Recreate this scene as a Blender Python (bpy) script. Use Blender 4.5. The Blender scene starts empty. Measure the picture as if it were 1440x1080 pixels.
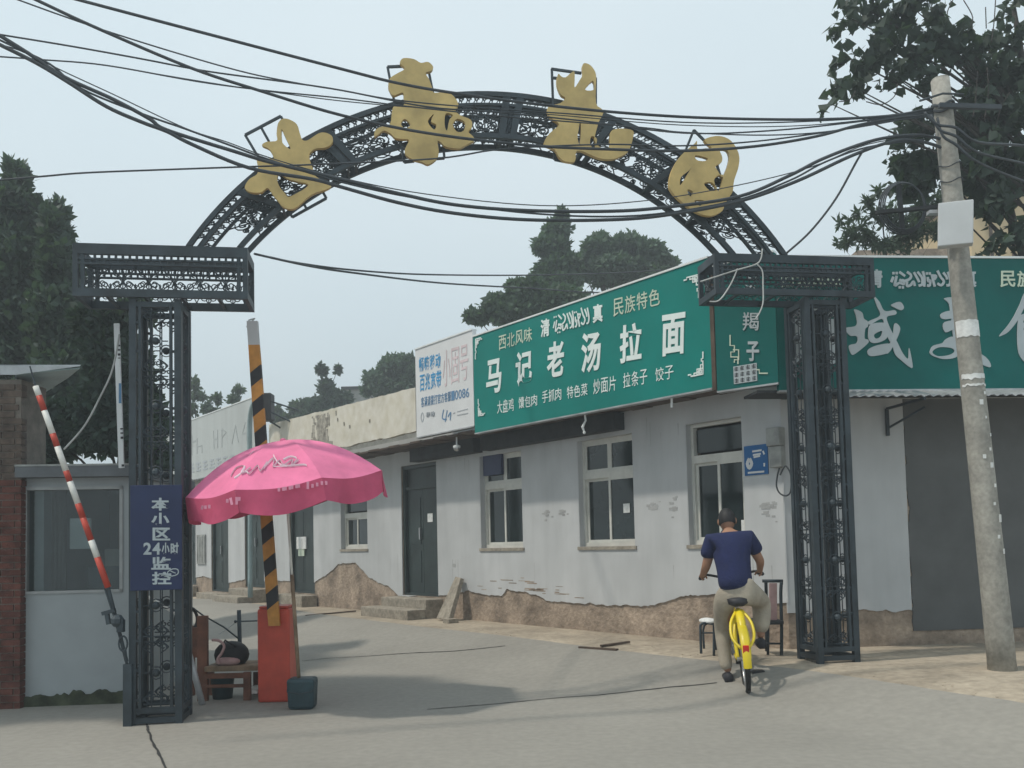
import bpy, bmesh, math, random
import numpy as np
from mathutils import Vector, Matrix, geometry, noise
S = bpy.context.scene
COL = S.collection
random.seed(7)
R = math.radians
# ------------------------------------------------------------------ camera, sky, sun
FPX, PITCH, ROLL, PPY = 1240.0, R(3.0), R(1.3), 699.0
cam = bpy.data.cameras.new('camera')
camo = bpy.data.objects.new('camera', cam); COL.objects.link(camo)
CAMLOC = Vector((0, 0, 1.41))
MR = (Matrix.Rotation(R(90) + PITCH, 3, 'X') @ Matrix.Rotation(-ROLL, 3, 'Z'))
camo.matrix_world = Matrix.Translation(CAMLOC) @ MR.to_4x4()
cam.sensor_width = 36; cam.lens = FPX / 1440 * 36
cam.shift_y = (PPY - 540) / 1440
cam.clip_start = .05; cam.clip_end = 2000
S.camera = camo
W = bpy.data.worlds.new('World'); S.world = W; W.use_nodes = True
nt = W.node_tree; nt.nodes.clear()
out = nt.nodes.new('ShaderNodeOutputWorld'); bg = nt.nodes.new('ShaderNodeBackground')
sky = nt.nodes.new('ShaderNodeTexSky'); sky.sky_type = 'NISHITA'; sky.sun_disc = False
SUN_TO = Vector((-1, -.30, 1.75)).normalized()
sky.sun_elevation = math.asin(SUN_TO.z); sky.sun_rotation = math.atan2(SUN_TO.x, SUN_TO.y)
sky.dust_density = 5; sky.air_density = 1.4
mix = nt.nodes.new('ShaderNodeMix'); mix.data_type = 'RGBA'; mix.inputs[0].default_value = .86
tcn = nt.nodes.new('ShaderNodeTexCoord'); nz = nt.nodes.new('ShaderNodeTexNoise'); nz.inputs['Scale'].default_value = 1.6; nz.inputs['Detail'].default_value = 3
crn = nt.nodes.new('ShaderNodeValToRGB')
crn.color_ramp.elements[0].position = .3; crn.color_ramp.elements[0].color = (6.5, 7.85, 8.5, 1)
crn.color_ramp.elements[1].position = .7; crn.color_ramp.elements[1].color = (7.6, 8.65, 9.1, 1)
nt.links.new(tcn.outputs['Generated'], nz.inputs['Vector']); nt.links.new(nz.outputs['Fac'], crn.inputs['Fac'])
nt.links.new(sky.outputs[0], mix.inputs['A']); nt.links.new(crn.outputs[0], mix.inputs['B'])
nt.links.new(mix.outputs['Result'], bg.inputs[0]); nt.links.new(bg.outputs[0], out.inputs[0])
bg.inputs[1].default_value = .1
sl = bpy.data.lights.new('sun', 'SUN'); sl.energy = 2.4; sl.angle = R(2.5); sl.color = (1, .93, .82)
slo = bpy.data.objects.new('sun', sl); COL.objects.link(slo)
slo.rotation_euler = SUN_TO.to_track_quat('Z', 'Y').to_euler(); slo.location = (-10, -4, 20)
S.view_settings.view_transform = 'Standard'; S.view_settings.look = 'None'
S.view_settings.exposure = .2; S.view_settings.gamma = 1; S.view_settings.use_curve_mapping = False

# ------------------------------------------------------------------ geometry helpers
def ray(px, py):
    return (MR @ Vector(((px - 720) / FPX, -(py - PPY) / FPX, -1))).normalized()
def at(px, py, Y):
    d = ray(px, py); return CAMLOC + d * (Y / d.y)
def smooth(a, b, x):
    t = max(0, min(1, (x - a) / (b - a))); return t * t * (3 - 2 * t)
def gz(x, y):
    w = (x + 3) / 6 + (y - 7) / 7
    yy = max(0., y - 16)
    return .25 * smooth(.75, 1.15, w) - .008 * yy * smooth(0, 30, 30 - yy) 
def ground(px, py):
    d = ray(px, py); t = .3
    for i in range(4000):
        p = CAMLOC + d * t
        if p.z <= gz(p.x, p.y): return Vector((p.x, p.y, gz(p.x, p.y)))
        t += .015
    return p
class Fr:
    def __init__(s, O, ex, n=None):
        s.O = Vector((O[0], O[1], 0)); s.ex = Vector((ex[0], ex[1], 0)).normalized()
        s.n = Vector((s.ex.y, -s.ex.x, 0))
        if s.n.dot(Vector((CAMLOC.x, CAMLOC.y, 0)) - s.O) < 0: s.n = -s.n
    def pt(s, a, z, o=0): return s.O + s.ex * a + s.n * o + Vector((0, 0, z))
    def px(s, px, py, o=0):
        d = ray(px, py); O = s.O + s.n * o
        t = (O - CAMLOC).dot(s.n) / d.dot(s.n); p = CAMLOC + d * t
        return ((p - s.O).dot(s.ex), p.z)
WL = {}
def link(o, parent=None, wl=None):
    COL.objects.link(o)
    if parent is not None:
        o.parent = parent
        o.location = wl - WL[parent.name]
    else: o.location = wl
    WL[o.name] = Vector(wl)
    return o
def thing(name, loc, label, cat, group=None, kind=None):
    o = bpy.data.objects.new(name, None); o.empty_display_size = .2
    link(o, None, Vector(loc)); tag(o, label, cat, group, kind); return o
def tag(o, label=None, cat=None, group=None, kind=None):
    if label: o['label'] = label
    if cat: o['category'] = cat
    if group: o['group'] = group
    if kind: o['kind'] = kind
    return o
class MB:
    def __init__(s): s.v = []; s.f = []
    def add(s, vs, fs):
        n = len(s.v); s.v += [tuple(v) for v in vs]; s.f += [tuple(i + n for i in f) for f in fs]; return s
    def box8(s, c):
        return s.add(c, [(0,3,2,1),(4,5,6,7),(0,1,5,4),(1,2,6,5),(2,3,7,6),(3,0,4,7)])
    def box(s, c, d, M=None):
        x, y, z = [q / 2 for q in d]
        vs = [Vector(p) for p in ((-x,-y,-z),(x,-y,-z),(x,y,-z),(-x,y,-z),(-x,-y,z),(x,-y,z),(x,y,z),(-x,y,z))]
        if M: vs = [M @ v for v in vs]
        return s.box8([v + Vector(c) for v in vs])
    def fbox(s, fr, a0, a1, z0, z1, o0, o1):
        return s.box8([fr.pt(a0,z0,o0),fr.pt(a1,z0,o0),fr.pt(a1,z0,o1),fr.pt(a0,z0,o1),fr.pt(a0,z1,o0),fr.pt(a1,z1,o0),fr.pt(a1,z1,o1),fr.pt(a0,z1,o1)])
    def bar(s, p, q, w, h=None, up=(0,0,1)):
        p = Vector(p); q = Vector(q); h = h or w; d = (q - p).normalized(); u = Vector(up)
        if abs(d.dot(u)) > .98: u = Vector((0,1,0))
        r = d.cross(u).normalized(); u = r.cross(d)
        o = [r*(-w/2)+u*(-h/2), r*(w/2)+u*(-h/2), r*(w/2)+u*(h/2), r*(-w/2)+u*(h/2)]
        return s.add([p+k for k in o] + [q+k for k in o], [(0,3,2,1),(4,5,6,7),(0,1,5,4),(1,2,6,5),(2,3,7,6),(3,0,4,7)])
    def tube(s, pts, r, n=6, cap=True, flat=1.0):
        pts = [Vector(p) for p in pts]; k = len(pts)
        if k < 2: return s
        rs = r if isinstance(r, (list, tuple)) else [r] * k
        t = (pts[1]-pts[0]).normalized(); u = Vector((0,0,1))
        if abs(t.dot(u)) > .9: u = Vector((1,0,0))
        u = (u - t * t.dot(u)).normalized(); V = []
        for i in range(k):
            t = (pts[min(i+1,k-1)] - pts[max(i-1,0)])
            t = t.normalized() if t.length > 1e-9 else Vector((0,0,1))
            u = (u - t * t.dot(u)); u = u.normalized() if u.length > 1e-6 else t.orthogonal().normalized()
            w = t.cross(u)
            for j in range(n):
                a = 2*math.pi*j/n; V.append(pts[i] + (u*math.cos(a) + w*math.sin(a)*flat) * rs[i])
        F = [(i*n+j, i*n+(j+1)%n, (i+1)*n+(j+1)%n, (i+1)*n+j) for i in range(k-1) for j in range(n)]
        if cap: F += [tuple(range(n))[::-1], tuple((k-1)*n + j for j in range(n))]
        return s.add(V, F)
    def lathe(s, c, prof, n=20, M=None):
        V = []; c = Vector(c)
        for r, z in prof:
            for j in range(n):
                a = 2*math.pi*j/n; v = Vector((r*math.cos(a), r*math.sin(a), z))
                V.append((M @ v if M else v) + c)
        k = len(prof)
        F = [(i*n+j, i*n+(j+1)%n, (i+1)*n+(j+1)%n, (i+1)*n+j) for i in range(k-1) for j in range(n)]
        F += [tuple(range(n))[::-1], tuple((k-1)*n+j for j in range(n))]
        return s.add(V, F)
    def ball(s, c, r, n=8):
        rr = r if isinstance(r, (tuple, list)) else (r,r,r)
        V = []; F = []
        m = n // 2 + 1
        for i in range(m+1):
            th = math.pi*i/m
            for j in range(n):
                a = 2*math.pi*j/n
                V.append((c[0]+rr[0]*math.sin(th)*math.cos(a), c[1]+rr[1]*math.sin(th)*math.sin(a), c[2]+rr[2]*math.cos(th)))
        F = [(i*n+j, (i+1)*n+j, (i+1)*n+(j+1)%n, i*n+(j+1)%n) for i in range(m) for j in range(n)]
        return s.add(V, F)
    def build(s, name, mat, parent=None, smooth=False, center=None, bevel=0):
        if not s.v: return None
        A = np.array([tuple(v) for v in s.v])
        c = Vector(center) if center is not None else Vector(((A[:,0].min()+A[:,0].max())/2, (A[:,1].min()+A[:,1].max())/2, A[:,2].min()))
        me = bpy.data.meshes.new(name); me.from_pydata((A - np.array(c)).tolist(), [], s.f)
        if mat: me.materials.append(mat)
        if smooth: me.polygons.foreach_set('use_smooth', [True]*len(me.polygons))
        me.validate(); me.update()
        o = bpy.data.objects.new(name, me)
        if bevel:
            b = o.modifiers.new('b', 'BEVEL'); b.width = bevel; b.segments = 2; b.limit_method = 'ANGLE'
        return link(o, parent, c)
def inst(o, parent, wl, rot=None, scale=None):
    c = o.copy(); COL.objects.link(c)
    c.parent = parent
    c.location = wl - WL[parent.name] if parent is not None else wl
    if rot is not None: c.rotation_euler = rot
    if scale is not None: c.scale = scale
    WL[c.name] = Vector(wl); return c
def copytree(o, dloc, label=None, rotz=None):
    c = o.copy(); COL.objects.link(c); c.location = o.location + Vector(dloc)
    if rotz is not None: c.rotation_euler.z = rotz
    if label: c['label'] = label
    for ch in o.children:
        d = ch.copy(); COL.objects.link(d); d.parent = c
        for g in ch.children:
            e = g.copy(); COL.objects.link(e); e.parent = d
    return c
def catmull(P, n=6, closed=False):
    P = [Vector(p) for p in P]; k = len(P); out = []
    rng = range(k) if closed else range(k-1)
    for i in rng:
        if closed: a,b,c,d = P[(i-1)%k],P[i],P[(i+1)%k],P[(i+2)%k]
        else: a,b,c,d = P[max(i-1,0)],P[i],P[i+1],P[min(i+2,k-1)]
        for j in range(n):
            t = j/n
            out.append(.5*((2*b)+(c-a)*t+(2*a-5*b+4*c-d)*t*t+(3*b-a-3*c+d)*t**3))
    if not closed: out.append(P[-1])
    return out

# ------------------------------------------------------------------ materials
MATS = {}
def mat(name, col, rough=.75, var=.12, scale=6, bump=.15, metal=0, dist=.01, spec=.35, col2=None, fine=0, fmix=.4, alpha=None, trans=0, streak=False, emis=None):
    m = bpy.data.materials.new(name); m.use_nodes = True; t = m.node_tree; b = t.nodes['Principled BSDF']
    b.inputs['Roughness'].default_value = rough; b.inputs['Metallic'].default_value = metal
    b.inputs['Specular IOR Level'].default_value = spec
    tc = t.nodes.new('ShaderNodeTexCoord'); n = t.nodes.new('ShaderNodeTexNoise'); n.inputs['Scale'].default_value = scale; n.inputs['Detail'].default_value = 7; n.inputs['Roughness'].default_value = .62
    geo = t.nodes.new('ShaderNodeNewGeometry'); src = geo.outputs['Position']
    if streak:
        mp = t.nodes.new('ShaderNodeMapping'); mp.inputs['Scale'].default_value = (1, 1, .12)
        t.links.new(src, mp.inputs['Vector']); src = mp.outputs[0]
    t.links.new(src, n.inputs['Vector'])
    cr = t.nodes.new('ShaderNodeValToRGB')
    c = np.array(col[:3]); c2 = np.array(col2[:3]) if col2 else np.clip(c * (1 + var * 2), 0, 1)
    c1 = c if col2 else np.clip(c * (1 - var * 2), 0, 1)
    cr.color_ramp.elements[0].position = .33; cr.color_ramp.elements[0].color = (*c1, 1)
    cr.color_ramp.elements[1].position = .67; cr.color_ramp.elements[1].color = (*c2, 1)
    t.links.new(n.outputs['Fac'], cr.inputs['Fac'])
    last = cr.outputs['Color']
    if fine:
        n2 = t.nodes.new('ShaderNodeTexNoise'); n2.inputs['Scale'].default_value = fine; n2.inputs['Detail'].default_value = 5
        t.links.new(geo.outputs['Position'], n2.inputs['Vector'])
        mm = t.nodes.new('ShaderNodeMix'); mm.data_type = 'RGBA'; mm.blend_type = 'OVERLAY'; mm.inputs[0].default_value = fmix
        t.links.new(last, mm.inputs['A']); t.links.new(n2.outputs['Fac'], mm.inputs['B']); last = mm.outputs['Result']
    t.links.new(last, b.inputs['Base Color'])
    if bump:
        bn = t.nodes.new('ShaderNodeBump'); bn.inputs['Strength'].default_value = bump; bn.inputs['Distance'].default_value = dist
        n3 = t.nodes.new('ShaderNodeTexNoise'); n3.inputs['Scale'].default_value = scale * 7; n3.inputs['Detail'].default_value = 6
        t.links.new(geo.outputs['Position'], n3.inputs['Vector']); t.links.new(n3.outputs['Fac'], bn.inputs['Height']); t.links.new(bn.outputs[0], b.inputs['Normal'])
    if trans: b.inputs['Transmission Weight'].default_value = trans
    if alpha is not None: b.inputs['Alpha'].default_value = alpha
    return m
M = {}
M['iron'] = mat('iron_paint', (.026,.038,.047), .5, .2, 5, .1, .0, spec=.4)
M['gold'] = mat('gold_paint', (.50,.365,.14), .5, .12, 3, .1, spec=.4)
M['road'] = mat('concrete_road', (.258,.245,.218), .85, .05, .4, .3, dist=.003, fine=16, fmix=.2)
M['dirt'] = mat('sandy_dirt', (.34,.29,.225), .95, .12, 1.6, .6, dist=.02, fine=14)
M['joint'] = mat('road_joint', (.03,.03,.03), .9)
M['plaster'] = mat('white_plaster', (.42,.434,.44), .85, .03, 1.6, .3, dist=.004, fine=2.2, fmix=.16, col2=(.52,.533,.542), streak=True)
M['mud'] = mat('bare_render', (.30,.238,.185), .95, .2, 3, .9, dist=.02, fine=18)
M['grey'] = mat('grey_shutter', (.105,.11,.11), .7, .08, 2, .2, dist=.004)
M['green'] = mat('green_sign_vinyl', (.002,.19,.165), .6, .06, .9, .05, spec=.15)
M['white'] = mat('white_paint', (.7,.73,.73), .5, .03, 4, .05)
M['signwhite'] = mat('white_lettering', (.72,.8,.78), .5, .03, 4, 0)
M['yellowl'] = mat('pale_yellow_lettering', (.52,.60,.48), .5, .05, 4, 0)
M['silver'] = mat('silver_lettering', (.38,.43,.45), .35, .04, 4, 0)
M['adwhite'] = mat('white_ad_vinyl', (.66,.67,.68), .5, .03, 2, .05)
M['adblue'] = mat('blue_print', (.03,.28,.55), .5, .05, 4, 0)
M['adblue2'] = mat('greyblue_print', (.10,.22,.38), .5, .05, 4, 0)
M['adpink'] = mat('faded_pink_print', (.64,.53,.55), .5, .05, 4, 0)
M['adgrey'] = mat('grey_print', (.38,.41,.44), .5, .05, 4, 0)
M['beige'] = mat('beige_parapet', (.62,.59,.51), .85, .04, 1.2, .25, dist=.005, fine=6)
M['soffit'] = mat('soffit_wood', (.085,.06,.045), .9, .2, 4, .4)
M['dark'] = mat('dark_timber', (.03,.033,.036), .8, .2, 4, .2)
M['glass'] = mat('window_glass', (.012,.02,.021), .06, .1, 1.5, 0, spec=.5)
M['pvc'] = mat('window_frame', (.56,.56,.52), .5, .05, 6, .05)
M['door'] = mat('dark_green_door', (.022,.036,.036), .45, .15, 3, .1)
M['concrete'] = mat('pole_concrete', (.29,.28,.25), .9, .1, 5, .5, dist=.004, fine=30)
M['step'] = mat('step_concrete', (.28,.25,.205), .9, .12, 5, .5, fine=20)
M['paper'] = mat('paper', (.66,.67,.66), .8, .08, 20, 0)
M['box'] = mat('pale_grey_steel_box', (.48,.5,.51), .5, .03, 3, .05)
M['cable'] = mat('black_cable', (.04,.048,.056), .55, .1, 6, 0)
M['cord'] = mat('white_cord', (.42,.43,.42), .6, .1, 6, 0)
M['red'] = mat('red_paint', (.42,.05,.03), .5, .12, 4, .1)
M['redwhite'] = mat('white_reflective', (.68,.67,.63), .5, .08, 8, .05)
M['orange'] = mat('orange_band', (.48,.22,.045), .55, .12, 8, .05)
M['black'] = mat('black_band', (.02,.02,.024), .55, .15, 8, .05)
M['boxred'] = mat('barrier_red', (.45,.06,.035), .42, .1, 3, .06)
M['teal'] = mat('shaded_sign_vinyl', (.001,.11,.10), .6, .08, .9, .05, spec=.15)  # darker copy of the sign green; shade on the right facade is in the colour
M['roofdark'] = mat('dark_roof_slab', (.13,.14,.15), .9, .1, 3, .2)
M['boothframe'] = mat('booth_window_frame', (.30,.31,.31), .5, .08, 6, .05)
M['booth'] = mat('shaded_white_render', (.30,.325,.335), .85, .05, 1.0, .25, dist=.004, fine=3, fmix=.15)  # white render greyed down, shade under the trees painted into the colour
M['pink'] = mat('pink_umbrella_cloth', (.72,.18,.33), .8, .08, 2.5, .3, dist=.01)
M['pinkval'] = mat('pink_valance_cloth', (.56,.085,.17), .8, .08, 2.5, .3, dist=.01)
M['valprint'] = mat('valance_print', (.66,.27,.38), .8, .05, 5, 0)
M['umbprint'] = mat('umbrella_print', (.78,.62,.68), .7, .05, 5, 0)
M['navy'] = mat('navy_sign', (.012,.022,.075), .45, .06, 3, .03)
M['blue'] = mat('blue_plaque', (.01,.11,.3), .4, .06, 3, .03)
M['brick'] = mat('red_brick', (.10,.034,.024), .9, .25, 9, .6, dist=.006)
M['brick2'] = mat('brown_brick', (.09,.066,.052), .9, .25, 9, .6, dist=.006)
M['mortar'] = mat('mortar', (.16,.14,.12), .95, .15, 9, .4)
M['sheet'] = mat('pale_plastic_sheet', (.25,.33,.34), .4, .1, 3, .1)
M['tin'] = mat('grey_tin', (.38,.39,.4), .4, .12, 4, .1, metal=.4)
M['wood'] = mat('red_brown_wood', (.13,.05,.028), .6, .2, 8, .2)
M['wood2'] = mat('plain_wood', (.2,.14,.09), .8, .2, 6, .2)
M['bag'] = mat('black_bag', (.008,.008,.010), .6, .2, 6, .3)
M['cushion'] = mat('faded_pink_cushion', (.4,.26,.25), .9, .1, 8, .2)
M['bucket'] = mat('teal_black_bucket', (.02,.045,.055), .5, .2, 4, .1)
M['skin'] = mat('skin', (.30,.16,.10), .6, .05, 9, .05)
M['hair'] = mat('hair', (.012,.011,.012), .6, .2, 30, .3)
M['shirt'] = mat('navy_shirt', (.010,.016,.065), .9, .1, 7, .5, dist=.01)
M['trousers'] = mat('khaki_trousers', (.34,.30,.24), .9, .08, 7, .5, dist=.01)
M['shoe'] = mat('dark_shoe', (.02,.02,.025), .6)
M['sole'] = mat('pale_sole', (.3,.3,.3), .6)
M['bikeyellow'] = mat('yellow_bike_paint', (.68,.52,.01), .35, .04, 4, .0, spec=.5)
M['tyre'] = mat('tyre_rubber', (.02,.02,.02), .8)
M['chrome'] = mat('dull_chrome', (.45,.45,.45), .3, .05, 4, 0, metal=.9)
M['reflector'] = mat('red_reflector', (.5,.02,.01), .3)
M['bark'] = mat('bark', (.045,.04,.036), .95, .25, 8, .7, dist=.02)
M['leafdark'] = mat('dark_conifer_leaf', (.022,.038,.022), .75, .3, 1.3, 0)
M['leafmid'] = mat('mid_green_leaf', (.04,.075,.032), .7, .3, 1.2, 0)
M['leafvine'] = mat('vine_leaf', (.03,.052,.028), .6, .3, 2.5, 0)
M['leafbush'] = mat('bush_leaf', (.05,.075,.05), .6, .3, 3, 0)
M['farwall'] = mat('yellow_house_wall', (.55,.43,.26), .9, .06, 1, .1)
M['farwhite'] = mat('grey_white_panel', (.42,.45,.45), .8, .05, 1.5, .1, streak=True)
M['farprint'] = mat('faint_lettering', (.37,.40,.405), .8, .05, 3, 0)
M['fargrey'] = mat('far_grey', (.28,.29,.28), .8)
M['moss'] = mat('mossy_render', (.05,.06,.035), .95, .3, 6, .6)
M['curtain'] = mat('grey_curtain', (.17,.17,.155), .9, .2, 5, .2, streak=True)
M['soil'] = mat('wall_soiling', (.34,.345,.345), .9, .1, 5, 0)
M['stain'] = mat('stain', (.33,.31,.27), .9, .25, 12, 0)

# ------------------------------------------------------------------ ground, road, dirt strip
def sheet(name, x0, x1, y0, y1, nx, ny, z, m, fn=None):
    xs = np.linspace(0,1,nx); ys = np.linspace(0,1,ny)
    V = []
    for j in ys:
        y = y0 + (y1-y0)*(j**1.8)
        for i in xs:
            x = x0 + (x1-x0)*i
            V.append((x,y,gz(x,y)+z))
    F = [(j*nx+i, j*nx+i+1, (j+1)*nx+i+1, (j+1)*nx+i) for j in range(ny-1) for i in range(nx-1)]
    b = MB(); b.add(V,F); return b.build(name, m)
def axis_(lo,hi,a,b_,f,c): return sorted(set([round(v,3) for v in list(np.arange(a,b_+1e-6,f))+list(np.arange(lo,a,c))+list(np.arange(b_,hi+c,c))]))
gx=axis_(-70,70,-10,9,.22,3.0); gy=axis_(-8,260,2,26,.22,4.0)
b=MB(); b.add([(x,y,gz(x,y)-.012) for y in gy for x in gx],[(j*len(gx)+i,j*len(gx)+i+1,(j+1)*len(gx)+i+1,(j+1)*len(gx)+i) for j in range(len(gy)-1) for i in range(len(gx)-1)])
tag(b.build('ground', M['dirt'], None, True), kind='structure')
# road: between a far left edge and the dirt strip edge on the right
edge_px = [(1500,1003),(1440,988),(1340,974),(1240,958),(1120,941),(1000,929),(900,918),(800,906),(700,893),(600,882),(520,872),(440,862),(380,852),(330,846),(290,842)]
E_ = [ground(*p) for p in edge_px]
d_ = E_[0] - E_[1]; E_ = [E_[0] + d_ * k for k in (28, 18, 12, 8, 5, 3, 1.5)] + E_
ES = catmull([(p.x, p.y, 0) for p in E_], 12)
V = []; F = []
nn = 90
for k, p in enumerate(ES):
    wob = .05*noise.noise(Vector((p.x*1.7,p.y*1.7,0))) + .03*noise.noise(Vector((p.x*6,p.y*6,3)))
    q = Vector((-9 - .25*k/len(ES)*10, -6 + k/len(ES)*30, 0))
    for i in range(nn+1):
        t = i/nn; t = 1-(1-t)**1.2
        x = q.x + (p.x + wob - q.x)*t; y = q.y + (p.y - wob - q.y)*t
        V.append((x, y, gz(x,y)))
for k in range(len(ES)-1):
    for i in range(nn):
        F.append((k*(nn+1)+i, k*(nn+1)+i+1, (k+1)*(nn+1)+i+1, (k+1)*(nn+1)+i))
b = MB(); b.add(V,F); 
# lift road 1.2 cm above the ground sheet so it has an edge
tag(b.build('road', M['road']), kind='structure')
b = MB()
b.add([(-9,-8,.0),(14,-8,.0),(14,-1.2,.0),(12.5,2.9,.0),(-9,-6.0,.0)], [(0,1,2,3,4)])
def crack(pts, w, name='road_joint', mm='joint'):
    b = MB(); P = [ground(*p) for p in pts]; P = catmull(P, 14)
    L = []; 
    for i, p in enumerate(P):
        t = (P[min(i+1,len(P)-1)] - P[max(i-1,0)]); t.z = 0; t.normalize(); s = Vector((-t.y,t.x,0))
        ww = w*(.6+.8*abs(noise.noise(p*9)))
        j = .012*noise.noise(p*5)
        for e in (-1,1):
            q = p + s*(e*ww + j); L.append((q.x,q.y,gz(q.x,q.y)+.005))
    b.add(L, [(2*i,2*i+1,2*i+3,2*i+2) for i in range(len(P)-1)])
    return tag(b.build(name, M[mm]), kind='structure')
crack([(425,930),(480,925),(560,920),(640,916),(710,909)], .012)
crack([(600,998),(700,990),(800,981),(900,972),(1008,961)], .012)
crack([(206,1018),(215,1045),(232,1079),(250,1120)], .011)
# patches of lighter dust at the joint
def patch(px, py, rx, ry, mname, name='dust_patch', lift=.003, seed=0):
    c = ground(px,py); b = MB(); n = 28; V=[(c.x,c.y,gz(c.x,c.y)+lift)]
    for i in range(n):
        a = 2*math.pi*i/n; r = 1+.35*noise.noise(Vector((math.cos(a)*1.7+seed, math.sin(a)*1.7, seed)))
        x = c.x+rx*r*math.cos(a); y = c.y+ry*r*math.sin(a); V.append((x,y,gz(x,y)+lift))
    b.add(V, [(0,i+1,(i+1)%n+1) for i in range(n)])
    return tag(b.build(name, M[mname]), kind='structure')
b=MB(); random.seed(3)
for i in range(260):
    p=ES[random.randrange(10,len(ES)-1)]; x=p.x+random.gauss(.25,.35); y=p.y+random.gauss(.25,.35); r=random.uniform(.004,.014)
    b.ball((x,y,gz(x,y)-.012),(r,r*random.uniform(.6,1),r*.45),5)
tag(b.build('gravel',M['dirt']),'loose small stones scattered along the dirt edge of the road','gravel',kind='stuff')
# ------------------------------------------------------------------ text and flat shapes
DG = None
_glyph = {}
def glyph(ch, bold=.0):
    k = (ch, bold)
    if k in _glyph: return _glyph[k]
    c = bpy.data.curves.new('g', 'FONT'); c.body = ch; c.offset = bold; c.extrude = .5; c.resolution_u = 3
    o = bpy.data.objects.new('g', c); COL.objects.link(o)
    bpy.context.view_layer.update()
    m = bpy.data.meshes.new_from_object(o.evaluated_get(bpy.context.evaluated_depsgraph_get()))
    v = np.array([x.co[:] for x in m.vertices]); f = [tuple(p.vertices) for p in m.polygons]
    bpy.data.objects.remove(o); bpy.data.curves.remove(c); bpy.data.meshes.remove(m)
    mn = v.min(0); mx = v.max(0); v = (v-mn)/(mx-mn+1e-9)
    _glyph[k] = (v, f); return _glyph[k]
def put_text(s, fr, px4, o, m, parent, bold=.02, depth=.007, name='character', shear=0, single=False):
    """px4: four points of the line's box in the photo TL,TR,BL,BR measured on the plane"""
    TL,TR,BL,BR = [Vector(fr.px(*p, o)) for p in px4]
    n = len(s); obs=[]
    acc = MB()
    for i, ch in enumerate(s):
        if ch == ' ': continue
        g = .06
        u0 = (i+g)/n; u1 = (i+1-g)/n
        v, f = glyph(ch, bold)
        vs = []
        for x,y,z in v:
            u = u0 + (u1-u0)*x + shear*(y-.5)/n
            top = TL.lerp(TR,u); bot = BL.lerp(BR,u); q = bot.lerp(top,y)
            vs.append(fr.pt(q.x,q.y,o + z*depth))
        if single: acc.add(vs,f)
        else:
            b = MB(); b.add(vs,f); obs.append(b.build(name, m, parent))
    if single: return acc.build(name, m, parent)
    return obs
def boxpx(x0,y0,x1,y1,slope=0):
    """pixel box, slope: y falls per px in x"""
    d = (x1-x0)*slope
    return [(x0,y0),(x1,y0-d),(x0,y1),(x1,y1-d)]
def shape(loops, fr, o, depth, m, parent, name, smoothn=4, conv=None, bev=0):
    """loops: [outer, hole, hole...] in pixels -> solid plate standing in plane"""
    c = bpy.data.curves.new('s','CURVE'); c.dimensions='2D'; c.fill_mode='BOTH'; c.extrude = depth/2; c.bevel_depth = bev; c.bevel_resolution = 1; c.offset = -bev
    for lp in loops:
        P = [(*fr.px(*(conv(p) if conv else p), o),0) for p in lp]
        if smoothn: P = [tuple(q) for q in catmull(P, smoothn, True)]
        s = c.splines.new('POLY'); s.points.add(len(P)-1); s.use_cyclic_u = True
        for i,p in enumerate(P): s.points[i].co = (p[0],p[1],0,1)
    ob = bpy.data.objects.new('s', c); COL.objects.link(ob); bpy.context.view_layer.update()
    me = bpy.data.meshes.new_from_object(ob.evaluated_get(bpy.context.evaluated_depsgraph_get()))
    vs = [fr.pt(v.co.x, v.co.y, o + v.co.z) for v in me.vertices]; f = [tuple(p.vertices) for p in me.polygons]
    bpy.data.objects.remove(ob); bpy.data.curves.remove(c); bpy.data.meshes.remove(me)
    b = MB(); b.add(vs, f); return b.build(name, m, parent)
def stroke(lines, fr, o, w, depth, m, parent, name, conv=None, sm=4):
    b = MB(); k = 0
    for L in lines:
        P = [Vector((*fr.px(*(conv(p) if conv else p), o),0)) for p in L]
        if len(P) == 1: P = [P[0]-Vector((w*.45,w*.3,0)), P[0]+Vector((w*.45,-w*.3,0))]
        if sm > 1 and len(P)>2: P = catmull(P, sm)
        k += 1; oo = o + .0004*k
        V=[]
        for i,p in enumerate(P):
            t = P[min(i+1,len(P)-1)]-P[max(i-1,0)]; t.normalize(); s_ = Vector((-t.y,t.x,0))*w/2
            for q in (p+s_, p-s_): V += [fr.pt(q.x,q.y,oo), fr.pt(q.x,q.y,oo+depth)]
        F=[]
        for i in range(len(P)-1):
            a=4*i; F += [(a+1,a+3,a+7,a+5),(a,a+4,a+6,a+2),(a,a+1,a+5,a+4),(a+2,a+6,a+7,a+3)]
        F += [(0,2,3,1), (4*len(P)-4,4*len(P)-3,4*len(P)-1,4*len(P)-2)]
        b.add(V,F)
    o=b.build(name, m, parent)
    if name in ('print_lines','fine_print','script','ghost_character','ghost_letter','seal_mark','corner_fret','arabic_line'): o['kind']='stuff'
    return o
ARAB = [[(290,215),(255,300)],[(340,200),(310,350),(380,310),(450,330),(440,270),(380,285)],[(380,140),(470,205)],
 [(500,140),(560,190),(540,250),(450,280),(380,262)],[(500,290),(500,360),(560,340),(600,290),(620,360)],[(605,145),(660,240),(690,300)],
 [(660,140),(730,230),(735,330),(680,355)],[(745,130),(770,240),(765,370)],[(820,220),(830,290),(860,270),(850,350),(810,350)],
 [(880,180),(905,280),(930,370)],[(900,200),(950,205),(920,260)],[(970,120),(1020,220),(1070,290),(1030,350),(970,320)],
 [(1060,150),(1110,220),(1120,260)],[(1130,140),(1170,260),(1160,340),(1110,350)],[(285,150)],[(335,150)],[(805,155)],[(850,155)],[(380,370)],[(430,372)]]
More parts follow.
